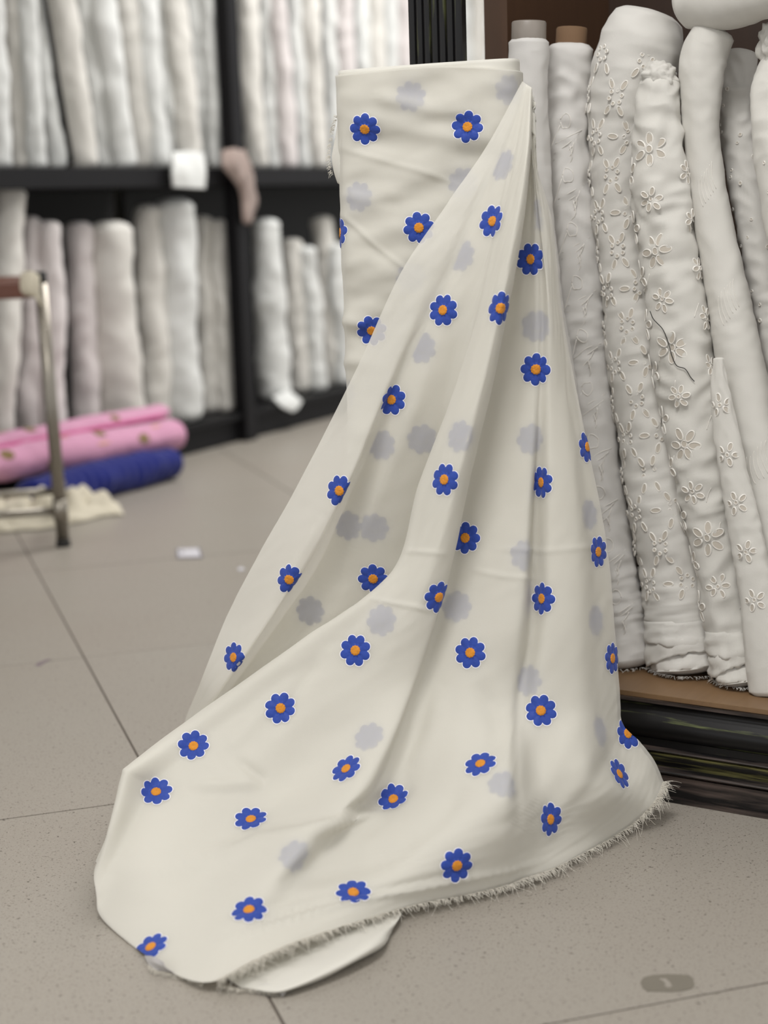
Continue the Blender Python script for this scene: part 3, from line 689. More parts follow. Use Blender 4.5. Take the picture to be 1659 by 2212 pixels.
o = flat_poly('paper_scrap', [gp(512, 1229), gp(523, 1226), gp(530, 1231), gp(518, 1234)], .0003, .0015, MT['paper']); tag(o, 'tiny white paper scrap on the tile near the cloth edge', 'scrap')
stn = [(1384, 2122), (1390, 2112), (1410, 2107), (1440, 2105), (1470, 2106), (1488, 2107), (1497, 2114), (1500, 2128), (1494, 2136), (1475, 2141), (1450, 2143), (1420, 2142), (1398, 2141), (1388, 2133)]
o = flat_poly('glue_stain', [gp(*p) for p in stn], .0001, .0005, MT['stain']); tag(o, 'dark oval glue residue with a pale fleck on the floor tile', 'stain')
flat_poly('pale_fleck', [gp(*p) for p in [(1425, 2115), (1438, 2115), (1447, 2123), (1452, 2131), (1446, 2135), (1436, 2131), (1437, 2124), (1426, 2118)]], .0005, .0008, MT['tile'], o)
o = flat_poly('scuff_mark', [gp(*p) for p in [(74, 1438), (84, 1431), (100, 1425), (112, 1424), (98, 1431), (86, 1439)]], .0001, .0004, MT['purple']); tag(o, 'faint violet scuff along a floor joint', 'scuff')
# ------------------------------------------------------------------ the daisy bolt and its draped length
class Surf:
    def __init__(s, A, close=False):
        s.A = np.asarray(A, float); s.n, s.m = s.A.shape[:2]; s.normals(); s.px = pj(s.A)
    def normals(s):
        du = np.gradient(s.A, axis=0); dv = np.gradient(s.A, axis=1); nn = np.cross(du, dv); nn /= np.linalg.norm(nn, axis=2)[..., None]+1e-12
        s.N = nn
    def ev(s, F_, i, j):
        i = min(max(i, 0), s.n-1.001); j = min(max(j, 0), s.m-1.001); a, b = int(i), int(j); p, q = i-a, j-b
        return (F_[a, b]*(1-p)+F_[a+1, b]*p)*(1-q)+(F_[a, b+1]*(1-p)+F_[a+1, b+1]*p)*q
    def find(s, x, y, rng=None):
        d = np.hypot(s.px[..., 0]-x, s.px[..., 1]-y); near = d < 9
        if rng is not None:
            msk = np.zeros_like(near); msk[:, int(rng[0]*s.m):int(rng[1]*s.m)+1] = True; near &= msk
        if not near.any():
            near = d <= d.min()+1e-6
        z = np.where(near, s.px[..., 2], 99); zmin = z.min(); c = near & (s.px[..., 2] < zmin+.012)
        k = np.argmin(np.where(c, d, 1e9)); i, j = divmod(k, s.m); i, j = float(i), float(j)
        for it in range(12):
            p = s.ev(s.px, i, j)[:2]; e = .5
            a = (s.ev(s.px, i+e, j)-s.ev(s.px, i-e, j))[:2]/(2*e); b = (s.ev(s.px, i, j+e)-s.ev(s.px, i, j-e))[:2]/(2*e)
            J = np.stack([a, b], 1)
            if abs(np.linalg.det(J)) < 1e-3: break
            st_ = np.linalg.solve(J, np.array([x, y])-p); st_ = np.clip(st_, -1.5, 1.5); i += st_[0]; j += st_[1]
        if not (0 <= i <= s.n-1 and 0 <= j <= s.m-1) or np.hypot(*(s.ev(s.px, i, j)[:2]-np.array([x, y]))) > 8: i, j = map(float, divmod(k, s.m))
        return min(max(i, 1), s.n-2), min(max(j, 1), s.m-2)
    def tangent(s, i, j, out):
        e = 2.0
        a = (s.ev(s.A, i+e, j)-s.ev(s.A, i-e, j))/(2*e); b = (s.ev(s.A, i, j+e)-s.ev(s.A, i, j-e))/(2*e)
        nn = np.cross(a, b); nn /= np.linalg.norm(nn)
        if nn @ out < 0: nn = -nn
        return a, b, nn
FR = .0212
def flower_outline(th):
    ph = (th+math.pi/8) % (math.pi/4)-math.pi/8; d, rc = .68, .285
    return d*math.cos(ph)+math.sqrt(max(0, rc*rc-(d*math.sin(ph))**2))
NA = 64
RINGS = [(0, 'o', .0019), (.16, 'o', .0020), (.28, 'o', .0017), (.30, 'o', .0009), (.305, 'b', .0008), (.5, 'b', .0014), (.8, 'b', .0014), (.96, 'b', .0009), (1.0, 'b', .0004)]
def ev_many(F_, i, j):
    n, m = F_.shape[:2]; i = np.clip(i, 0, n-1.001); j = np.clip(j, 0, m-1.001); a = i.astype(int); b = j.astype(int); p = (i-a)[:, None]; q = (j-b)[:, None]
    return (F_[a, b]*(1-p)+F_[a+1, b]*p)*(1-q)+(F_[a, b+1]*(1-p)+F_[a+1, b+1]*p)*q
def flower(sf, x, y, parent, side=1, rng=None, ij=None, rot=None, lift=0., sc_=1.0, halo=True):
    """daisy that hugs the cloth: rays march outward over the surface from its middle"""
    i, j = ij if ij else sf.find(x, y, rng)
    P0 = sf.ev(sf.A, i, j); a, b, nn = sf.tangent(i, j, (EYE-P0)*side)
    up = np.array([0, 0, 1.])-nn*nn[2]
    if np.linalg.norm(up) < .25: up = np.array([0, 1., 0])-nn*nn[1]
    up /= np.linalg.norm(up); rt = np.cross(up, nn); rt /= np.linalg.norm(rt)
    rot = random.uniform(0, .78) if rot is None else rot
    sgn_ = 1 if sf.ev(sf.N, i, j) @ nn > 0 else -1
    th = np.arange(NA)*2*math.pi/NA; D_ = np.outer(np.cos(th+rot), rt)+np.outer(np.sin(th+rot), up)
    I = np.full(NA, i); J = np.full(NA, j); S_ = 18; h = FR*sc_*1.1/S_; path = [(I, J)]
    for k in range(S_):
        a_ = (ev_many(sf.A, I+1, J)-ev_many(sf.A, I-1, J))/2; b_ = (ev_many(sf.A, I, J+1)-ev_many(sf.A, I, J-1))/2
        n_ = np.cross(a_, b_); n_ /= np.linalg.norm(n_, axis=1)[:, None]+1e-12
        D_ = D_-n_*(D_*n_).sum(1)[:, None]; D_ /= np.linalg.norm(D_, axis=1)[:, None]+1e-12
        aa, ab, bb = (a_*a_).sum(1), (a_*b_).sum(1), (b_*b_).sum(1); ra, rb_ = (a_*D_).sum(1)*h, (b_*D_).sum(1)*h; det = aa*bb-ab*ab+1e-18
        I = I+np.clip((bb*ra-ab*rb_)/det, -6, 6); J = J+np.clip((aa*rb_-ab*ra)/det, -6, 6); path.append((I, J))
    PI_ = np.array([p[0] for p in path]); PJ = np.array([p[1] for p in path])
    OL = np.array([flower_outline(t) for t in th]); ar = np.arange(NA)
    vs, fs, mi = [], [], []
    def ring(r_, hh):
        q = np.clip(r_/1.1*S_, 0, S_-.001); k0 = q.astype(int); t = q-k0
        I_ = PI_[k0, ar]*(1-t)+PI_[k0+1, ar]*t; J_ = PJ[k0, ar]*(1-t)+PJ[k0+1, ar]*t
        nl = ev_many(sf.N, I_, J_)*sgn_; nl /= np.linalg.norm(nl, axis=1)[:, None]+1e-9
        vs.extend(ev_many(sf.A, I_, J_)+nl*(hh+lift)[:, None])
    one = np.ones(NA)
    if halo:
        ring(OL*.9, one*.0005); ring(OL+.045, one*.00035)
        for k in range(NA): fs.append((k, NA+k, NA+(k+1) % NA, (k+1) % NA)); mi.append(0)
    st_ = len(vs); gv = np.abs(np.cos(th*4))
    for q, c_, h_ in RINGS:
        if c_ == 'o': ring(np.maximum(q*(1+.05*np.sin(th*11)), 1e-4), one*h_)
        else: ring(.30+(OL-.30)*((q-.30)/.70), h_*(.55+.45*gv))
    for ri in range(len(RINGS)-1):
        for k in range(NA):
            k2 = (k+1) % NA; fs.append((st_+ri*NA+k, st_+(ri+1)*NA+k, st_+(ri+1)*NA+k2, st_+ri*NA+k2)); mi.append(2 if RINGS[ri+1][1] == 'o' else 1)
    return mkp('embroidered_flower', vs, fs, [MT['halo'], MT['blue'], MT['orange'] if halo else MT['blue']], parent, True, mi)

# ---- wrapped body
YL, YR = 2.205, 2.165
cl, cr_ = at(728, 500, YL), at(1128, 500, YR); cl[2] = cr_[2] = 0
bu = (cr_-cl); BW = float(np.linalg.norm(bu)); bu /= BW; bn = np.array([-bu[1], bu[0], 0]); BT = .088
bc = (cl+cr_)/2+bn*BT/2; BH = float(at(930, 150, 2.18)[2])
bolt = root('fabric_bolt', bc); tag(bolt, 'upright bolt of cream cloth embroidered with blue daisies, loose end draped to the floor', 'fabric bolt')
NB, NZ = 260, 400
_q = np.linspace(0, 2*math.pi, 20001)+math.pi; _x = np.sign(np.cos(_q))*np.abs(np.cos(_q))**.32*BW/2; _y = np.sign(np.sin(_q))*np.abs(np.sin(_q))**.55*BT/2
_l = np.concatenate([[0], np.cumsum(np.hypot(np.diff(_x), np.diff(_y)))]); _s2 = np.arange(NB)/NB*_l[-1]; PX, PY = np.interp(_s2, _l, _x), np.interp(_s2, _l, _y)
BA = np.zeros((NZ, NB, 3))
for i in range(NZ):
    z = BH*i/(NZ-1)
    for k in range(NB):
        X, Y_ = float(PX[k]), float(PY[k])
        zz = z
        if i > NZ-14: zz = z+.004*math.sin(X*22+1.2)*(i-NZ+14)/14-.006*(X/BW)*(i-NZ+14)/14
        bul = .005*noise.noise((X*9, Y_*9, z*5))+.006*noise.noise((X*10+z*14, 3.1, z*26-X*10))*(1 if Y_ < 0 else .4)+.0014*noise.noise((X*30+z*10, 7., z*60))
        # soft swag wrinkles pulled from the top corner
        sw = X/BW+.5
        bul += .0035*math.exp(-((z-(BH-.052-.05*sw))/.013)**2)*(.4+.6*math.sin(sw*3.1))-.003*math.exp(-((z-(BH-.085-.03*sw))/.014)**2)
        fl_ = .006*(1-abs(X)/(BW/2)*.6)
        p = bc+bu*X+bn*(Y_+(-bul if Y_ < 0 else bul)-(fl_ if Y_ < 0 else 0)); p[2] = zz; BA[i, k] = p
def ridge(A, sf, pl, amp, wd, c0_=0, c1_=None):
    """crease along a polyline on the surface"""
    c1_ = A.shape[1]-1 if c1_ is None else c1_
    pl = cr_interp(np.array(pl, float), 60); X = sf.px[:, c0_:c1_+1, :2]; dd = np.full(X.shape[:2], 1e9); tt = np.zeros(X.shape[:2])
    for k_, q in enumerate(pl):
        e_ = np.hypot(X[..., 0]-q[0], X[..., 1]-q[1]); up_ = e_ < dd; dd = np.where(up_, e_, dd); tt = np.where(up_, k_/59, tt)
    w_ = amp*np.exp(-(dd/wd)**2)*np.minimum(1, 5*np.minimum(tt, 1-tt)+.1)
    dt = ((EYE-sf.A[:, c0_:c1_+1])*sf.N[:, c0_:c1_+1]).sum(-1); w_ = np.where(np.abs(dt) > .02, w_*np.sign(dt), 0)
    A[:, c0_:c1_+1] += sf.N[:, c0_:c1_+1]*w_[..., None]
_bs = Surf(BA); _half = [k for k in range(NB) if (BA[0, k]-bc) @ bn < 0]
for pl_, am_, wd_ in (([(731, 460), (765, 486), (800, 520), (835, 549), (872, 578), (900, 600)], .0026, 6), ([(736, 320), (790, 336), (860, 356), (930, 376), (1000, 404)], .0020, 7), ([(760, 290), (850, 310), (960, 300), (1060, 285)], -.003, 20),
                      ([(800, 205), (870, 222), (950, 240), (1040, 236)], .004, 16), ([(740, 420), (800, 428), (880, 422)], .002, 14), ([(735, 590), (790, 560), (850, 600)], .002, 18), ([(730, 690), (770, 700), (800, 696)], .0025, 12), ([(730, 790), (770, 780), (800, 790)], .0025, 14)):
    ridge(BA, _bs, pl_, am_, wd_, min(_half), max(_half))
vs = list(BA.reshape(-1, 3)); fs = grid_faces(NZ, NB, True)
top0 = len(vs)
for s_, h in ((.9, .001), (.75, -.006)):
    for k in range(NB): p = bc+(BA[-1, k]-bc)*np.array([s_ if s_ < 1 else 1, s_, 0]); p[2] = BA[-1, k][2]+h; vs.append(p)
o_ = (NZ-1)*NB
for k in range(NB):
    k2 = (k+1) % NB; fs.append((o_+k, o_+k2, top0+k2, top0+k)); fs.append((top0+k, top0+k2, top0+NB+k2, top0+NB+k))
fs.append(tuple(range(top0+NB, top0+2*NB)))
body = mkp('wrapped_body', vs, fs, MT['daisy'], bolt)
# inner wraps just under the outer turn, standing a little higher at the top
NI = 240
IA = np.zeros((NI, NB, 3))
for i in range(NI):
    for k in range(NB):
        p = bc+(BA[min(NZ-1, int(i/(NI-1)*(NZ-1))), k]-bc)*np.array([.968, .89, 1]); p[2] = BA[0, 0][2]+(BH+.0075+.006*(k_ := ((BA[-1, k]-bc) @ bu)/BW))*i/(NI-1); IA[i, k] = p
vs = list(IA.reshape(-1, 3)); fs = grid_faces(NI, NB, True)+[tuple(range((NI-1)*NB, NI*NB))]
inner = mkp('inner_wraps', vs, fs, MT['daisy_in'], bolt)
BS = Surf(np.roll(BA, NB//4, axis=1)[:, :]); IS = Surf(np.roll(IA, NB//4, axis=1))
for x, y in ((788, 279), (1010, 274), (905, 492), (803, 714)): flower(BS, x, y, body)
flower(BS, 731, 505, body)
for x, y in ((887, 208), (1100, 195), (773, 425), (1000, 395), (888, 600), (755, 850)): flower(IS, x, y, inner, halo=False, lift=-.0006)
# frayed selvage poking out at the far edge
o = sheet('selvage', [[at(732, 250, 2.235), at(740, 252, 2.22)], [at(724, 295, 2.235), at(738, 295, 2.22)], [at(718, 335, 2.235), at(737, 332, 2.22)], [at(722, 365, 2.235), at(737, 368, 2.22)], [at(730, 395, 2.235), at(738, 400, 2.22)]], MT['daisy_in'], thick=.0015, wob=.003, parent=bolt)
sp = cr_interp([at(728, 250, 2.235), at(718, 292, 2.24), at(712, 335, 2.24), at(718, 378, 2.24)], 14)
fringe('frayed_selvage', sp, np.tile(np.array([-1., 0, 0]), (14, 1)), MT['thread'], bolt, 90, (.002, .006), .0003, 3)

# ---- draped length: fold lines (columns) from the apex to the hem, (x, y, depth) or (x, y, None, height)
z = lambda x, y, h: ('z', x, y, h)
COLS = [
 # c0 left edge
 [(1128, 176, 2.150), (1050, 318, 2.146), (968, 438, 2.144), (868, 585, 2.142), (772, 795, 2.145), (655, 1025, 2.155), (560, 1195, 2.175), (493, 1325, 2.195), (430, 1480, 2.225), z(392, 1580, .055), z(380, 1690, .003), z(420, 1760, .003), z(470, 1840, .003)],
 # c0b just inside
 [(1130, 177, 2.148), (1060, 319, 2.140), (985, 442, 2.136), (897, 590, 2.134), (803, 800, 2.136), (692, 1030, 2.140), (598, 1200, 2.158), (532, 1328, 2.178), (452, 1482, 2.210), z(402, 1585, .060), z(400, 1690, .003), z(440, 1765, .003), z(490, 1840, .003)],
 # c1 crease in the sheer side
 [(1132, 178, 2.147), (1072, 320, 2.134), (1008, 448, 2.128), (932, 600, 2.124), (842, 810, 2.122), (752, 1040, 2.112), (662, 1212, 2.132), (585, 1335, 2.150), (478, 1488, 2.190), z(414, 1588, .068), z(420, 1690, .003), z(460, 1765, .003), z(510, 1845, .003)],
 # c1b falls away behind the crease
 [(1134, 180, 2.146), (1082, 321, 2.130), (1026, 452, 2.126), (958, 610, 2.124), (862, 815, 2.132), (757, 1044, 2.150), (676, 1217, 2.172), (590, 1342, 2.190), (480, 1497, 2.222), z(428, 1600, .05), z(450, 1700, .003), z(500, 1770, .003), z(550, 1850, .003)],
 # c2 main sheer field
 [(1136, 181, 2.145), (1094, 322, 2.120), (1045, 455, 2.112), (985, 620, 2.110), (915, 825, 2.118), (850, 1050, 2.138), (780, 1218, 2.156), (700, 1350, 2.172), (575, 1510, 2.2), z(520, 1620, .05), z(540, 1710, .003), z(580, 1790, .003), z(620, 1860, .003)],
 # c3 valley hidden under the raised fold
 [(1139, 183, 2.143), (1106, 324, 2.108), (1068, 462, 2.098), (1018, 635, 2.100), (968, 835, 2.116), (930, 1058, 2.136), (885, 1232, 2.152), (800, 1375, 2.165), (660, 1540, 2.185), z(600, 1640, .05), z(620, 1730, .004), z(660, 1800, .004), z(700, 1870, .004)],
 # c3b returns forward, under
 [(1140, 184, 2.142), (1112, 324, 2.102), (1078, 464, 2.090), (1036, 638, 2.090), (990, 835, 2.102), (925, 1052, 2.115), (884, 1218, 2.130), (795, 1330, 2.140), (665, 1425, 2.155), z(430, 1600, .045), z(320, 1690, .008), z(290, 1790, .006), z(262, 1862, .003)],
 # c4 left outline of the raised fold, running out to the lobe on the floor
 [(1142, 185, 2.140), (1119, 324, 2.095), (1088, 464, 2.080), (1048, 638, 2.076), (987, 829, 2.080), (905, 1045, 2.082), (862, 1206, 2.070), (775, 1299, 2.064), (640, 1387, 2.066), (392, 1567, 2.070), z(266, 1663, .135), z(233, 1790, .082), z(206, 1868, .046)],
 # c4b
 [(1144, 186, 2.138), (1126, 323, 2.088), (1100, 462, 2.068), (1062, 638, 2.060), (1006, 828, 2.058), (930, 1043, 2.056), (885, 1207, 2.048), (806, 1318, 2.044), (688, 1420, 2.044), (470, 1582, 2.030), z(330, 1700, .112), z(264, 1830, .066), z(208, 1930, .026)],
 # c5 crest
 [(1146, 188, 2.136), (1134, 322, 2.080), (1112, 460, 2.058), (1076, 638, 2.048), (1030, 826, 2.042), (962, 1041, 2.036), (915, 1206, 2.034), (850, 1334, 2.030), (748, 1462, 2.026), (560, 1620, 2.000), z(420, 1750, .094), z(310, 1880, .054), z(224, 1988, .005)],
 # c6
 [(1148, 190, 2.136), (1141, 322, 2.078), (1122, 460, 2.056), (1090, 638, 2.044), (1050, 825, 2.038), (990, 1041, 2.030), (945, 1205, 2.026), (890, 1345, 2.022), (805, 1490, 2.016), z(650, 1680, .116), z(520, 1805, .072), z(410, 1940, .038), z(336, 2078, .004)],
 # c7 right outline of the fold
 [(1150, 194, 2.140), (1147, 322, 2.090), (1132, 460, 2.072), (1102, 640, 2.062), (1067, 825, 2.058), (1014, 1041, 2.050), (979, 1203, 2.042), (938, 1338, 2.032), (880, 1500, 2.012), z(780, 1690, .128), z(655, 1812, .092), z(540, 1950, .050), z(440, 2122, .012)],
 # c7b tucks under
 [(1149, 197, 2.146), (1146, 326, 2.112), (1128, 464, 2.100), (1098, 644, 2.096), (1060, 830, 2.094), (1006, 1048, 2.086), (972, 1210, 2.072), (934, 1346, 2.054), (888, 1510, 2.026), z(815, 1705, .110), z(715, 1825, .072), z(625, 1945, .044), z(545, 2077, .026)],
 # c8 valley on the right
 [(1150, 199, 2.150), (1145, 330, 2.124), (1124, 468, 2.120), (1090, 648, 2.118), (1056, 836, 2.114), (1012, 1052, 2.100), (985, 1214, 2.084), (955, 1350, 2.064), (920, 1520, 2.034), z(870, 1700, .106), z(800, 1825, .068), z(730, 1935, .042), z(660, 2028, .026)],
 # c9 panel
 [(1151, 202, 2.150), (1149, 334, 2.122), (1143, 470, 2.116), (1130, 650, 2.110), (1110, 838, 2.104), (1082, 1054, 2.086), (1060, 1216, 2.066), (1040, 1354, 2.044), (1012, 1524, 2.010), z(975, 1700, .122), z(925, 1815, .080), z(890, 1900, .046), z(868, 1963, .016)],
 # c10
 [(1152, 205, 2.150), (1151, 336, 2.118), (1155, 472, 2.108), (1158, 652, 2.100), (1150, 840, 2.094), (1142, 1056, 2.076), (1132, 1218, 2.054), (1118, 1356, 2.034), (1098, 1526, 2.012), z(1085, 1695, .135), z(1072, 1790, .090), z(1066, 1865, .046), z(1062, 1922, .010)],
 # c11 long soft crease
 [(1152, 206, 2.150), (1152, 337, 2.117), (1160, 473, 2.107), (1172, 654, 2.101), (1168, 842, 2.097), (1158, 1057, 2.092), (1152, 1219, 2.078), (1146, 1357, 2.060), (1124, 1526, 2.024), z(1122, 1690, .126), z(1125, 1778, .084), z(1132, 1845, .042), z(1138, 1896, .010)],
 [(1153, 207, 2.150), (1153, 338, 2.116), (1167, 474, 2.104), (1184, 656, 2.094), (1189, 844, 2.091), (1188, 1058, 2.070), (1187, 1220, 2.054), (1184, 1358, 2.038), (1165, 1526, 2.016), z(1165, 1685, .110), z(1185, 1765, .070), z(1200, 1822, .035), z(1213, 1868, .010)],
 # c12
 [(1153, 209, 2.150), (1155, 339, 2.116), (1176, 474, 2.106), (1196, 658, 2.102), (1215, 848, 2.102), (1240, 1060, 2.080), (1250, 1222, 2.062), (1252, 1360, 2.046), (1252, 1526, 2.026), z(1270, 1660, .118), z(1300, 1715, .082), z(1325, 1755, .044), z(1352, 1790, .010)],
 # c12b
 [(1154, 210, 2.152), (1156, 340, 2.120), (1184, 474, 2.114), (1205, 660, 2.112), (1232, 850, 2.114), (1264, 1060, 2.108), (1284, 1222, 2.098), (1296, 1360, 2.084), (1302, 1520, 2.064), (1320, 1615, 2.060), (1350, 1665, 2.062), (1385, 1695, 2.066), (1412, 1732, 2.072)],
 # c13 right edge
 [(1154, 212, 2.154), (1157, 341, 2.126), (1190, 474, 2.124), (1213, 660, 2.126), (1248, 850, 2.130), (1290, 1060, 2.130), (1315, 1222, 2.126), (1330, 1360, 2.118), (1340, 1500, 2.106), (1346, 1566, 2.098), (1384, 1604, 2.098), (1413, 1645, 2.102), (1433, 1688, 2.104)],
]
def cp(c_):
    if c_[0] == 'z': return gp(c_[1], c_[2], c_[3])
    return at(*c_)
CG = np.array([[cp(c_) for c_ in col] for col in COLS])          # columns x rows
# the lobe's edge columns turn a sharp corner at row 10
def col_eval(col, n, sharp):
    k = len(col); out_ = []
    tan_ = lambda i: (col[min(i+1, k-1)]-col[max(i-1, 0)])/(2 if 0 < i < k-1 else 1)
    for q in np.linspace(0, k-1, n):
        i = min(int(q), k-2); t = q-i; m0, m1 = tan_(i), tan_(i+1)
        if sharp and i == 9: m1 = col[10]-col[9]
        if sharp and i == 10: m0 = col[11]-col[10]
        h = (2*t**3-3*t*t+1, t**3-2*t*t+t, -2*t**3+3*t*t, t**3-t*t)
        out_.append(h[0]*col[i]+h[1]*m0+h[2]*col[i+1]+h[3]*m1)
    return np.array(out_)
NR_, NC = 390, 330
A1 = np.array([col_eval(CG[k], NR_, k in (6, 7, 8)) for k in range(len(COLS))])   # columns x NR
A2 = np.array([cr_interp(A1[:, i], NC) for i in range(NR_)])       # NR x NC
DS = Surf(A2)
for i in range(NR_):
    v_ = i/(NR_-1); am = min(1, v_*5)
    for j in range(NC):
        u_ = j/(NC-1)
        p = A2[i, j]
        d = .0022*noise.noise((u_*9+v_*3, v_*9-u_*2, .3))+.0011*noise.noise((u_*26-v_*8, v_*7, 2.))+.0006*noise.noise((u_*40+v_*30, v_*36, 5.))
        A2[i, j] = p+DS.N[i, j]*d*am
# pressed creases that run across the cloth
CRE = [([(868, 1190), (910, 1192), (978, 1197)], .0016, 5, (.36, .56)), ([(790, 1292), (850, 1303), (900, 1312), (936, 1322)], .0020, 5, (.34, .56)),
       ([(1060, 1188), (1120, 1186), (1178, 1190), (1250, 1184), (1318, 1176)], .0014, 6, (.62, 1)), ([(1010, 1228), (1090, 1245), (1170, 1250)], .0014, 6, (.62, .9)),
       ([(500, 1640), (545, 1680), (570, 1692)], .002, 12, (.34, .6)), ([(400, 1710), (470, 1708), (560, 1690)], -.003, 14, (.34, .6)),
       ([(420, 1870), (490, 1840), (560, 1800)], -.0025, 9, (.34, .62)), ([(760, 950), (745, 1000), (728, 1035)], .001, 5, (0, .25)), ([(830, 1752), (766, 1763), (640, 1795), (500, 1840), (340, 1893)], .010, 20, (.36, .7)), ([(900, 1700), (800, 1742), (680, 1768), (560, 1804)], -.009, 18, (.36, .72)),
       ([(900, 1830), (760, 1868), (600, 1905)], -.007, 28, (.4, .75)), ([(410, 1702), (490, 1697), (566, 1690)], .007, 13, (.36, .56)), ([(505, 1636), (545, 1668), (578, 1692)], -.006, 12, (.36, .6)),
       ([(590, 1590), (640, 1490), (705, 1410)], -.004, 16, (.36, .56)), ([(470, 1640), (540, 1570), (610, 1500)], .004, 16, (.34, .5)),
       ([(440, 2050), (600, 1995), (760, 1950), (900, 1922), (1080, 1886), (1200, 1852)], .0035, 8, (.5, .9)), ([(440, 2030), (600, 1978), (760, 1934), (900, 1905), (1080, 1866)], -.003, 9, (.5, .9)),
       ([(1255, 1540), (1190, 1670), (1120, 1790)], .006, 28, (.66, 1)), ([(1335, 1590), (1285, 1700), (1200, 1800)], -.005, 24, (.7, 1)), ([(1030, 1470), (1075, 1560), (1060, 1640)], -.005, 24, (.62, .85)),
       ([(960, 1480), (930, 1590), (870, 1690)], .005, 22, (.55, .75)), ([(1010, 1690), (930, 1780), (840, 1840)], -.005, 24, (.55, .8)),
       ([(930, 770), (870, 940), (800, 1110), (735, 1250)], .0045, 20, (.14, .3)), ([(700, 1110), (650, 1200), (590, 1300)], .003, 9, (0, .12)), ([(690, 1290), (610, 1400), (500, 1500)], .004, 14, (.12, .3)),
       ([(420, 1990), (540, 1965), (700, 1930), (850, 1905)], -.002, 10, (.4, .8))]
DS = Surf(A2)
for pl, amp, wd, (u0, u1) in CRE:
    pl = cr_interp(np.array(pl, float), 40); c0_, c1_ = int(u0*(NC-1)), int(u1*(NC-1))
    X = DS.px[:, c0_:c1_+1, :2]; dd = np.full(X.shape[:2], 1e9); tt = np.zeros(X.shape[:2])
    for k_, q in enumerate(pl):
        e_ = np.hypot(X[..., 0]-q[0], X[..., 1]-q[1]); up_ = e_ < dd; dd = np.where(up_, e_, dd); tt = np.where(up_, k_/39, tt)
    w_ = amp*np.exp(-(dd/wd)**2)*np.minimum(1, 4*np.minimum(tt, 1-tt)+.02)
    sgn_ = np.sign(((EYE-DS.A[:, c0_:c1_+1])*DS.N[:, c0_:c1_+1]).sum(-1))
    A2[:, c0_:c1_+1] += DS.N[:, c0_:c1_+1]*(w_*sgn_)[..., None]
A2[..., 2] = np.maximum(A2[..., 2], .0022)
DS = Surf(A2)
drape = mkp('draped_length', A2.reshape(-1, 3), grid_faces(NR_, NC), MT['daisy'], bolt)
# second ply behind the face ply
outw = np.sign(((np.array([0., .2, 1.2])-A2)*DS.N).sum(-1))
side0 = 1 if (outw > 0).mean() > .5 else -1
j0 = int(.16*NC)
U2 = (A2-DS.N*side0*.0035)[:, j0:]; U2[..., 2] = np.maximum(U2[..., 2], .0008)
US = Surf(U2)
us = slice(None, None, 2)
Uo = U2[us, us]; under = mkp('under_ply', Uo.reshape(-1, 3), grid_faces(*Uo.shape[:2]), MT['daisy_in'], bolt)
FL = [(1065, 478), (1147, 560), (957, 670), (1082, 666), (845, 863), (1158, 798), (733, 1060), (960, 1036), (1170, 1042), (1005, 1162), (1291, 1192), (625, 1252), (806, 1250), (948, 1290), (1171, 1293), (768, 1405), (1016, 1410),
      (1322, 1422), (505, 1420), (606, 1530), (1168, 1535), (418, 1612), (337, 1711), (748, 1661), (1038, 1650), (1337, 1672), (542, 1770), (850, 1727), (1188, 1770), (987, 1870), (763, 1928), (538, 1966), (326, 2046), (1268, 965), (1358, 1580)]
HINT = {(505, 1420): (0, .12), (625, 1252): (0, .2), (733, 1060): (0, .2), (806, 1250): (.1, .32), (957, 670): (0, .45), (845, 863): (0, .3), (1147, 560): (.66, 1), (1005, 1162): (.66, 1), (1082, 666): (.36, .62), (948, 1290): (.36, .62)}
for x, y in FL: flower(DS, x, y, drape, rng=HINT.get((x, y)))
GH = [(1083, 355), (962, 540), (838, 732), (735, 945), (632, 1118), (912, 950), (808, 1142), (668, 1320), (1162, 465), (1160, 705), (1155, 950), (990, 942), (1275, 1112), (1290, 1340), (1140, 1200), (985, 1310), (822, 1340), (1140, 1470), (1090, 1688), (640, 1845), (1300, 1580), (795, 1590)]
for x, y in GH:
    i, j = DS.find(x, y); j2 = j-j0
    if j2 < 4: j2 = 4
    flower(US, x, y, under, ij=(i, j2), halo=False, lift=.0003)

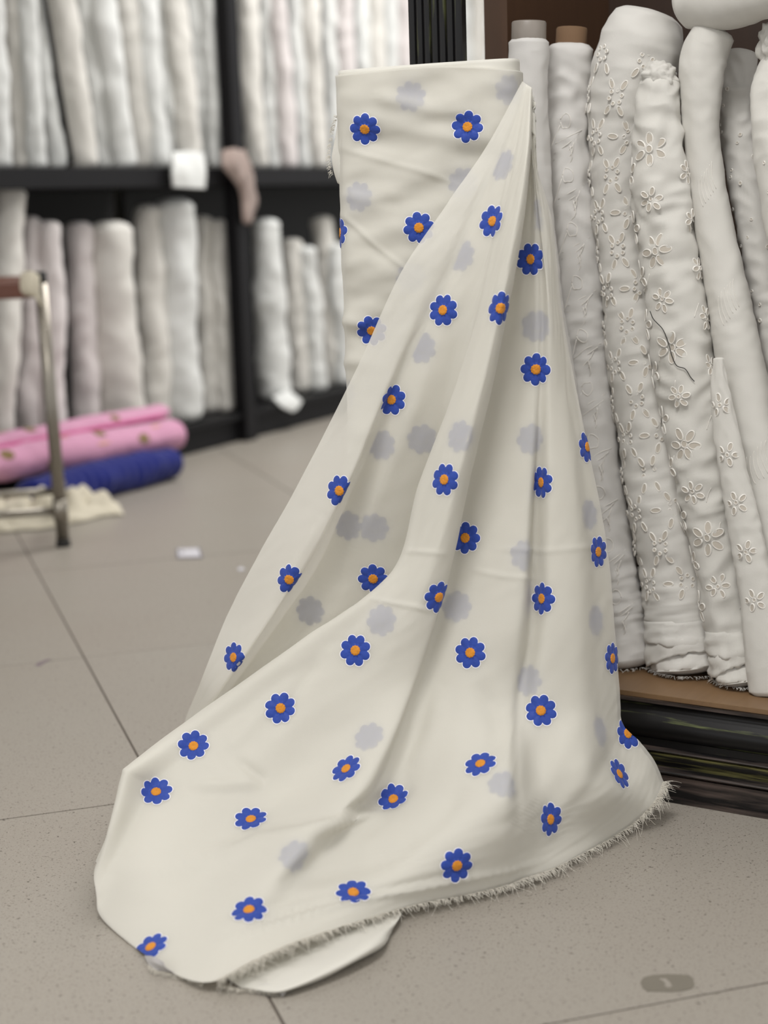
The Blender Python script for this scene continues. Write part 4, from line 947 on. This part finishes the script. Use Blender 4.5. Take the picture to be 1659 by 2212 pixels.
# ---- frayed hem and the turned-under tongue
j7 = int(.565*NC); hem = A2[-1, j7:]; tgh = np.gradient(hem, axis=0); out = np.stack([tgh[:, 1], -tgh[:, 0], 0*tgh[:, 0]], 1); out *= np.sign((out*(hem-np.array([.07, 2.2, 0]))).sum(1))[:, None]; out /= np.linalg.norm(out, axis=1)[:, None]+1e-9
fringe('frayed_hem', hem, out, MT['thread'], bolt, 1200, (.004, .011), .0003, 31)
fringe('frayed_hem', hem, out, MT['thread'], bolt, 170, (.010, .024), .00028, 37)
tong = [[z(470, 2075, .004), z(560, 2050, .004), z(680, 2010, .004), z(800, 1975, .005), z(872, 1952, .005)],
        [z(470, 2095, .004), z(580, 2072, .006), z(690, 2040, .006), z(800, 2010, .012), z(866, 1975, .010)],
        [z(490, 2112, .003), z(590, 2106, .010), z(700, 2078, .014), z(805, 2030, .020), z(856, 1995, .010)],
        [z(520, 2132, .003), z(606, 2138, .010), z(716, 2096, .014), z(815, 2044, .016), z(848, 2008, .004)],
        [z(540, 2138, .002), z(610, 2146, .002), z(722, 2102, .002), z(822, 2048, .002), z(846, 2014, .002)]]
o = sheet('turned_under_end', [[cp(c_) for c_ in r_] for r_ in tong], MT['daisy_in'], n=60, m=60, thick=.0008, wob=.0025, parent=bolt)
sel = [[z(548, 2128, .006), z(580, 2126, .009), z(602, 2130, .008), z(620, 2140, .004)], [z(545, 2136, .003), z(578, 2140, .003), z(600, 2144, .003), z(610, 2152, .002)]]
sheet('satin_selvage', [[cp(c_) for c_ in r_] for r_ in sel], MT['satin'], n=14, m=24, thick=.0006, wob=.0012, parent=bolt)
fp = cr_interp([gp(470, 2128, .004), gp(520, 2136, .004), gp(560, 2138, .004), gp(600, 2146, .003)], 14)
fringe('frayed_end', fp, np.tile(np.array([-.1, -1., 0]), (14, 1)), MT['thread'], bolt, 130, (.002, .007), .0003, 33)
sel = [[z(312, 2064, .004), z(330, 2066, .014), z(352, 2078, .016)], [z(318, 2078, .003), z(336, 2082, .010), z(360, 2092, .010)], [z(330, 2096, .002), z(352, 2098, .003), z(385, 2106, .003)]]
sheet('satin_selvage', [[cp(c_) for c_ in r_] for r_ in sel], MT['satin'], n=20, m=24, thick=.0006, wob=.002, parent=bolt, seed=5)
fp = cr_interp([gp(322, 2082, .003), gp(336, 2096, .003), gp(370, 2104, .003), gp(405, 2112, .003), gp(440, 2126, .003)], 16)
fringe('frayed_end', fp, np.tile(np.array([-.35, -.95, 0]), (16, 1)), MT['thread'], bolt, 150, (.002, .007), .0003, 35)
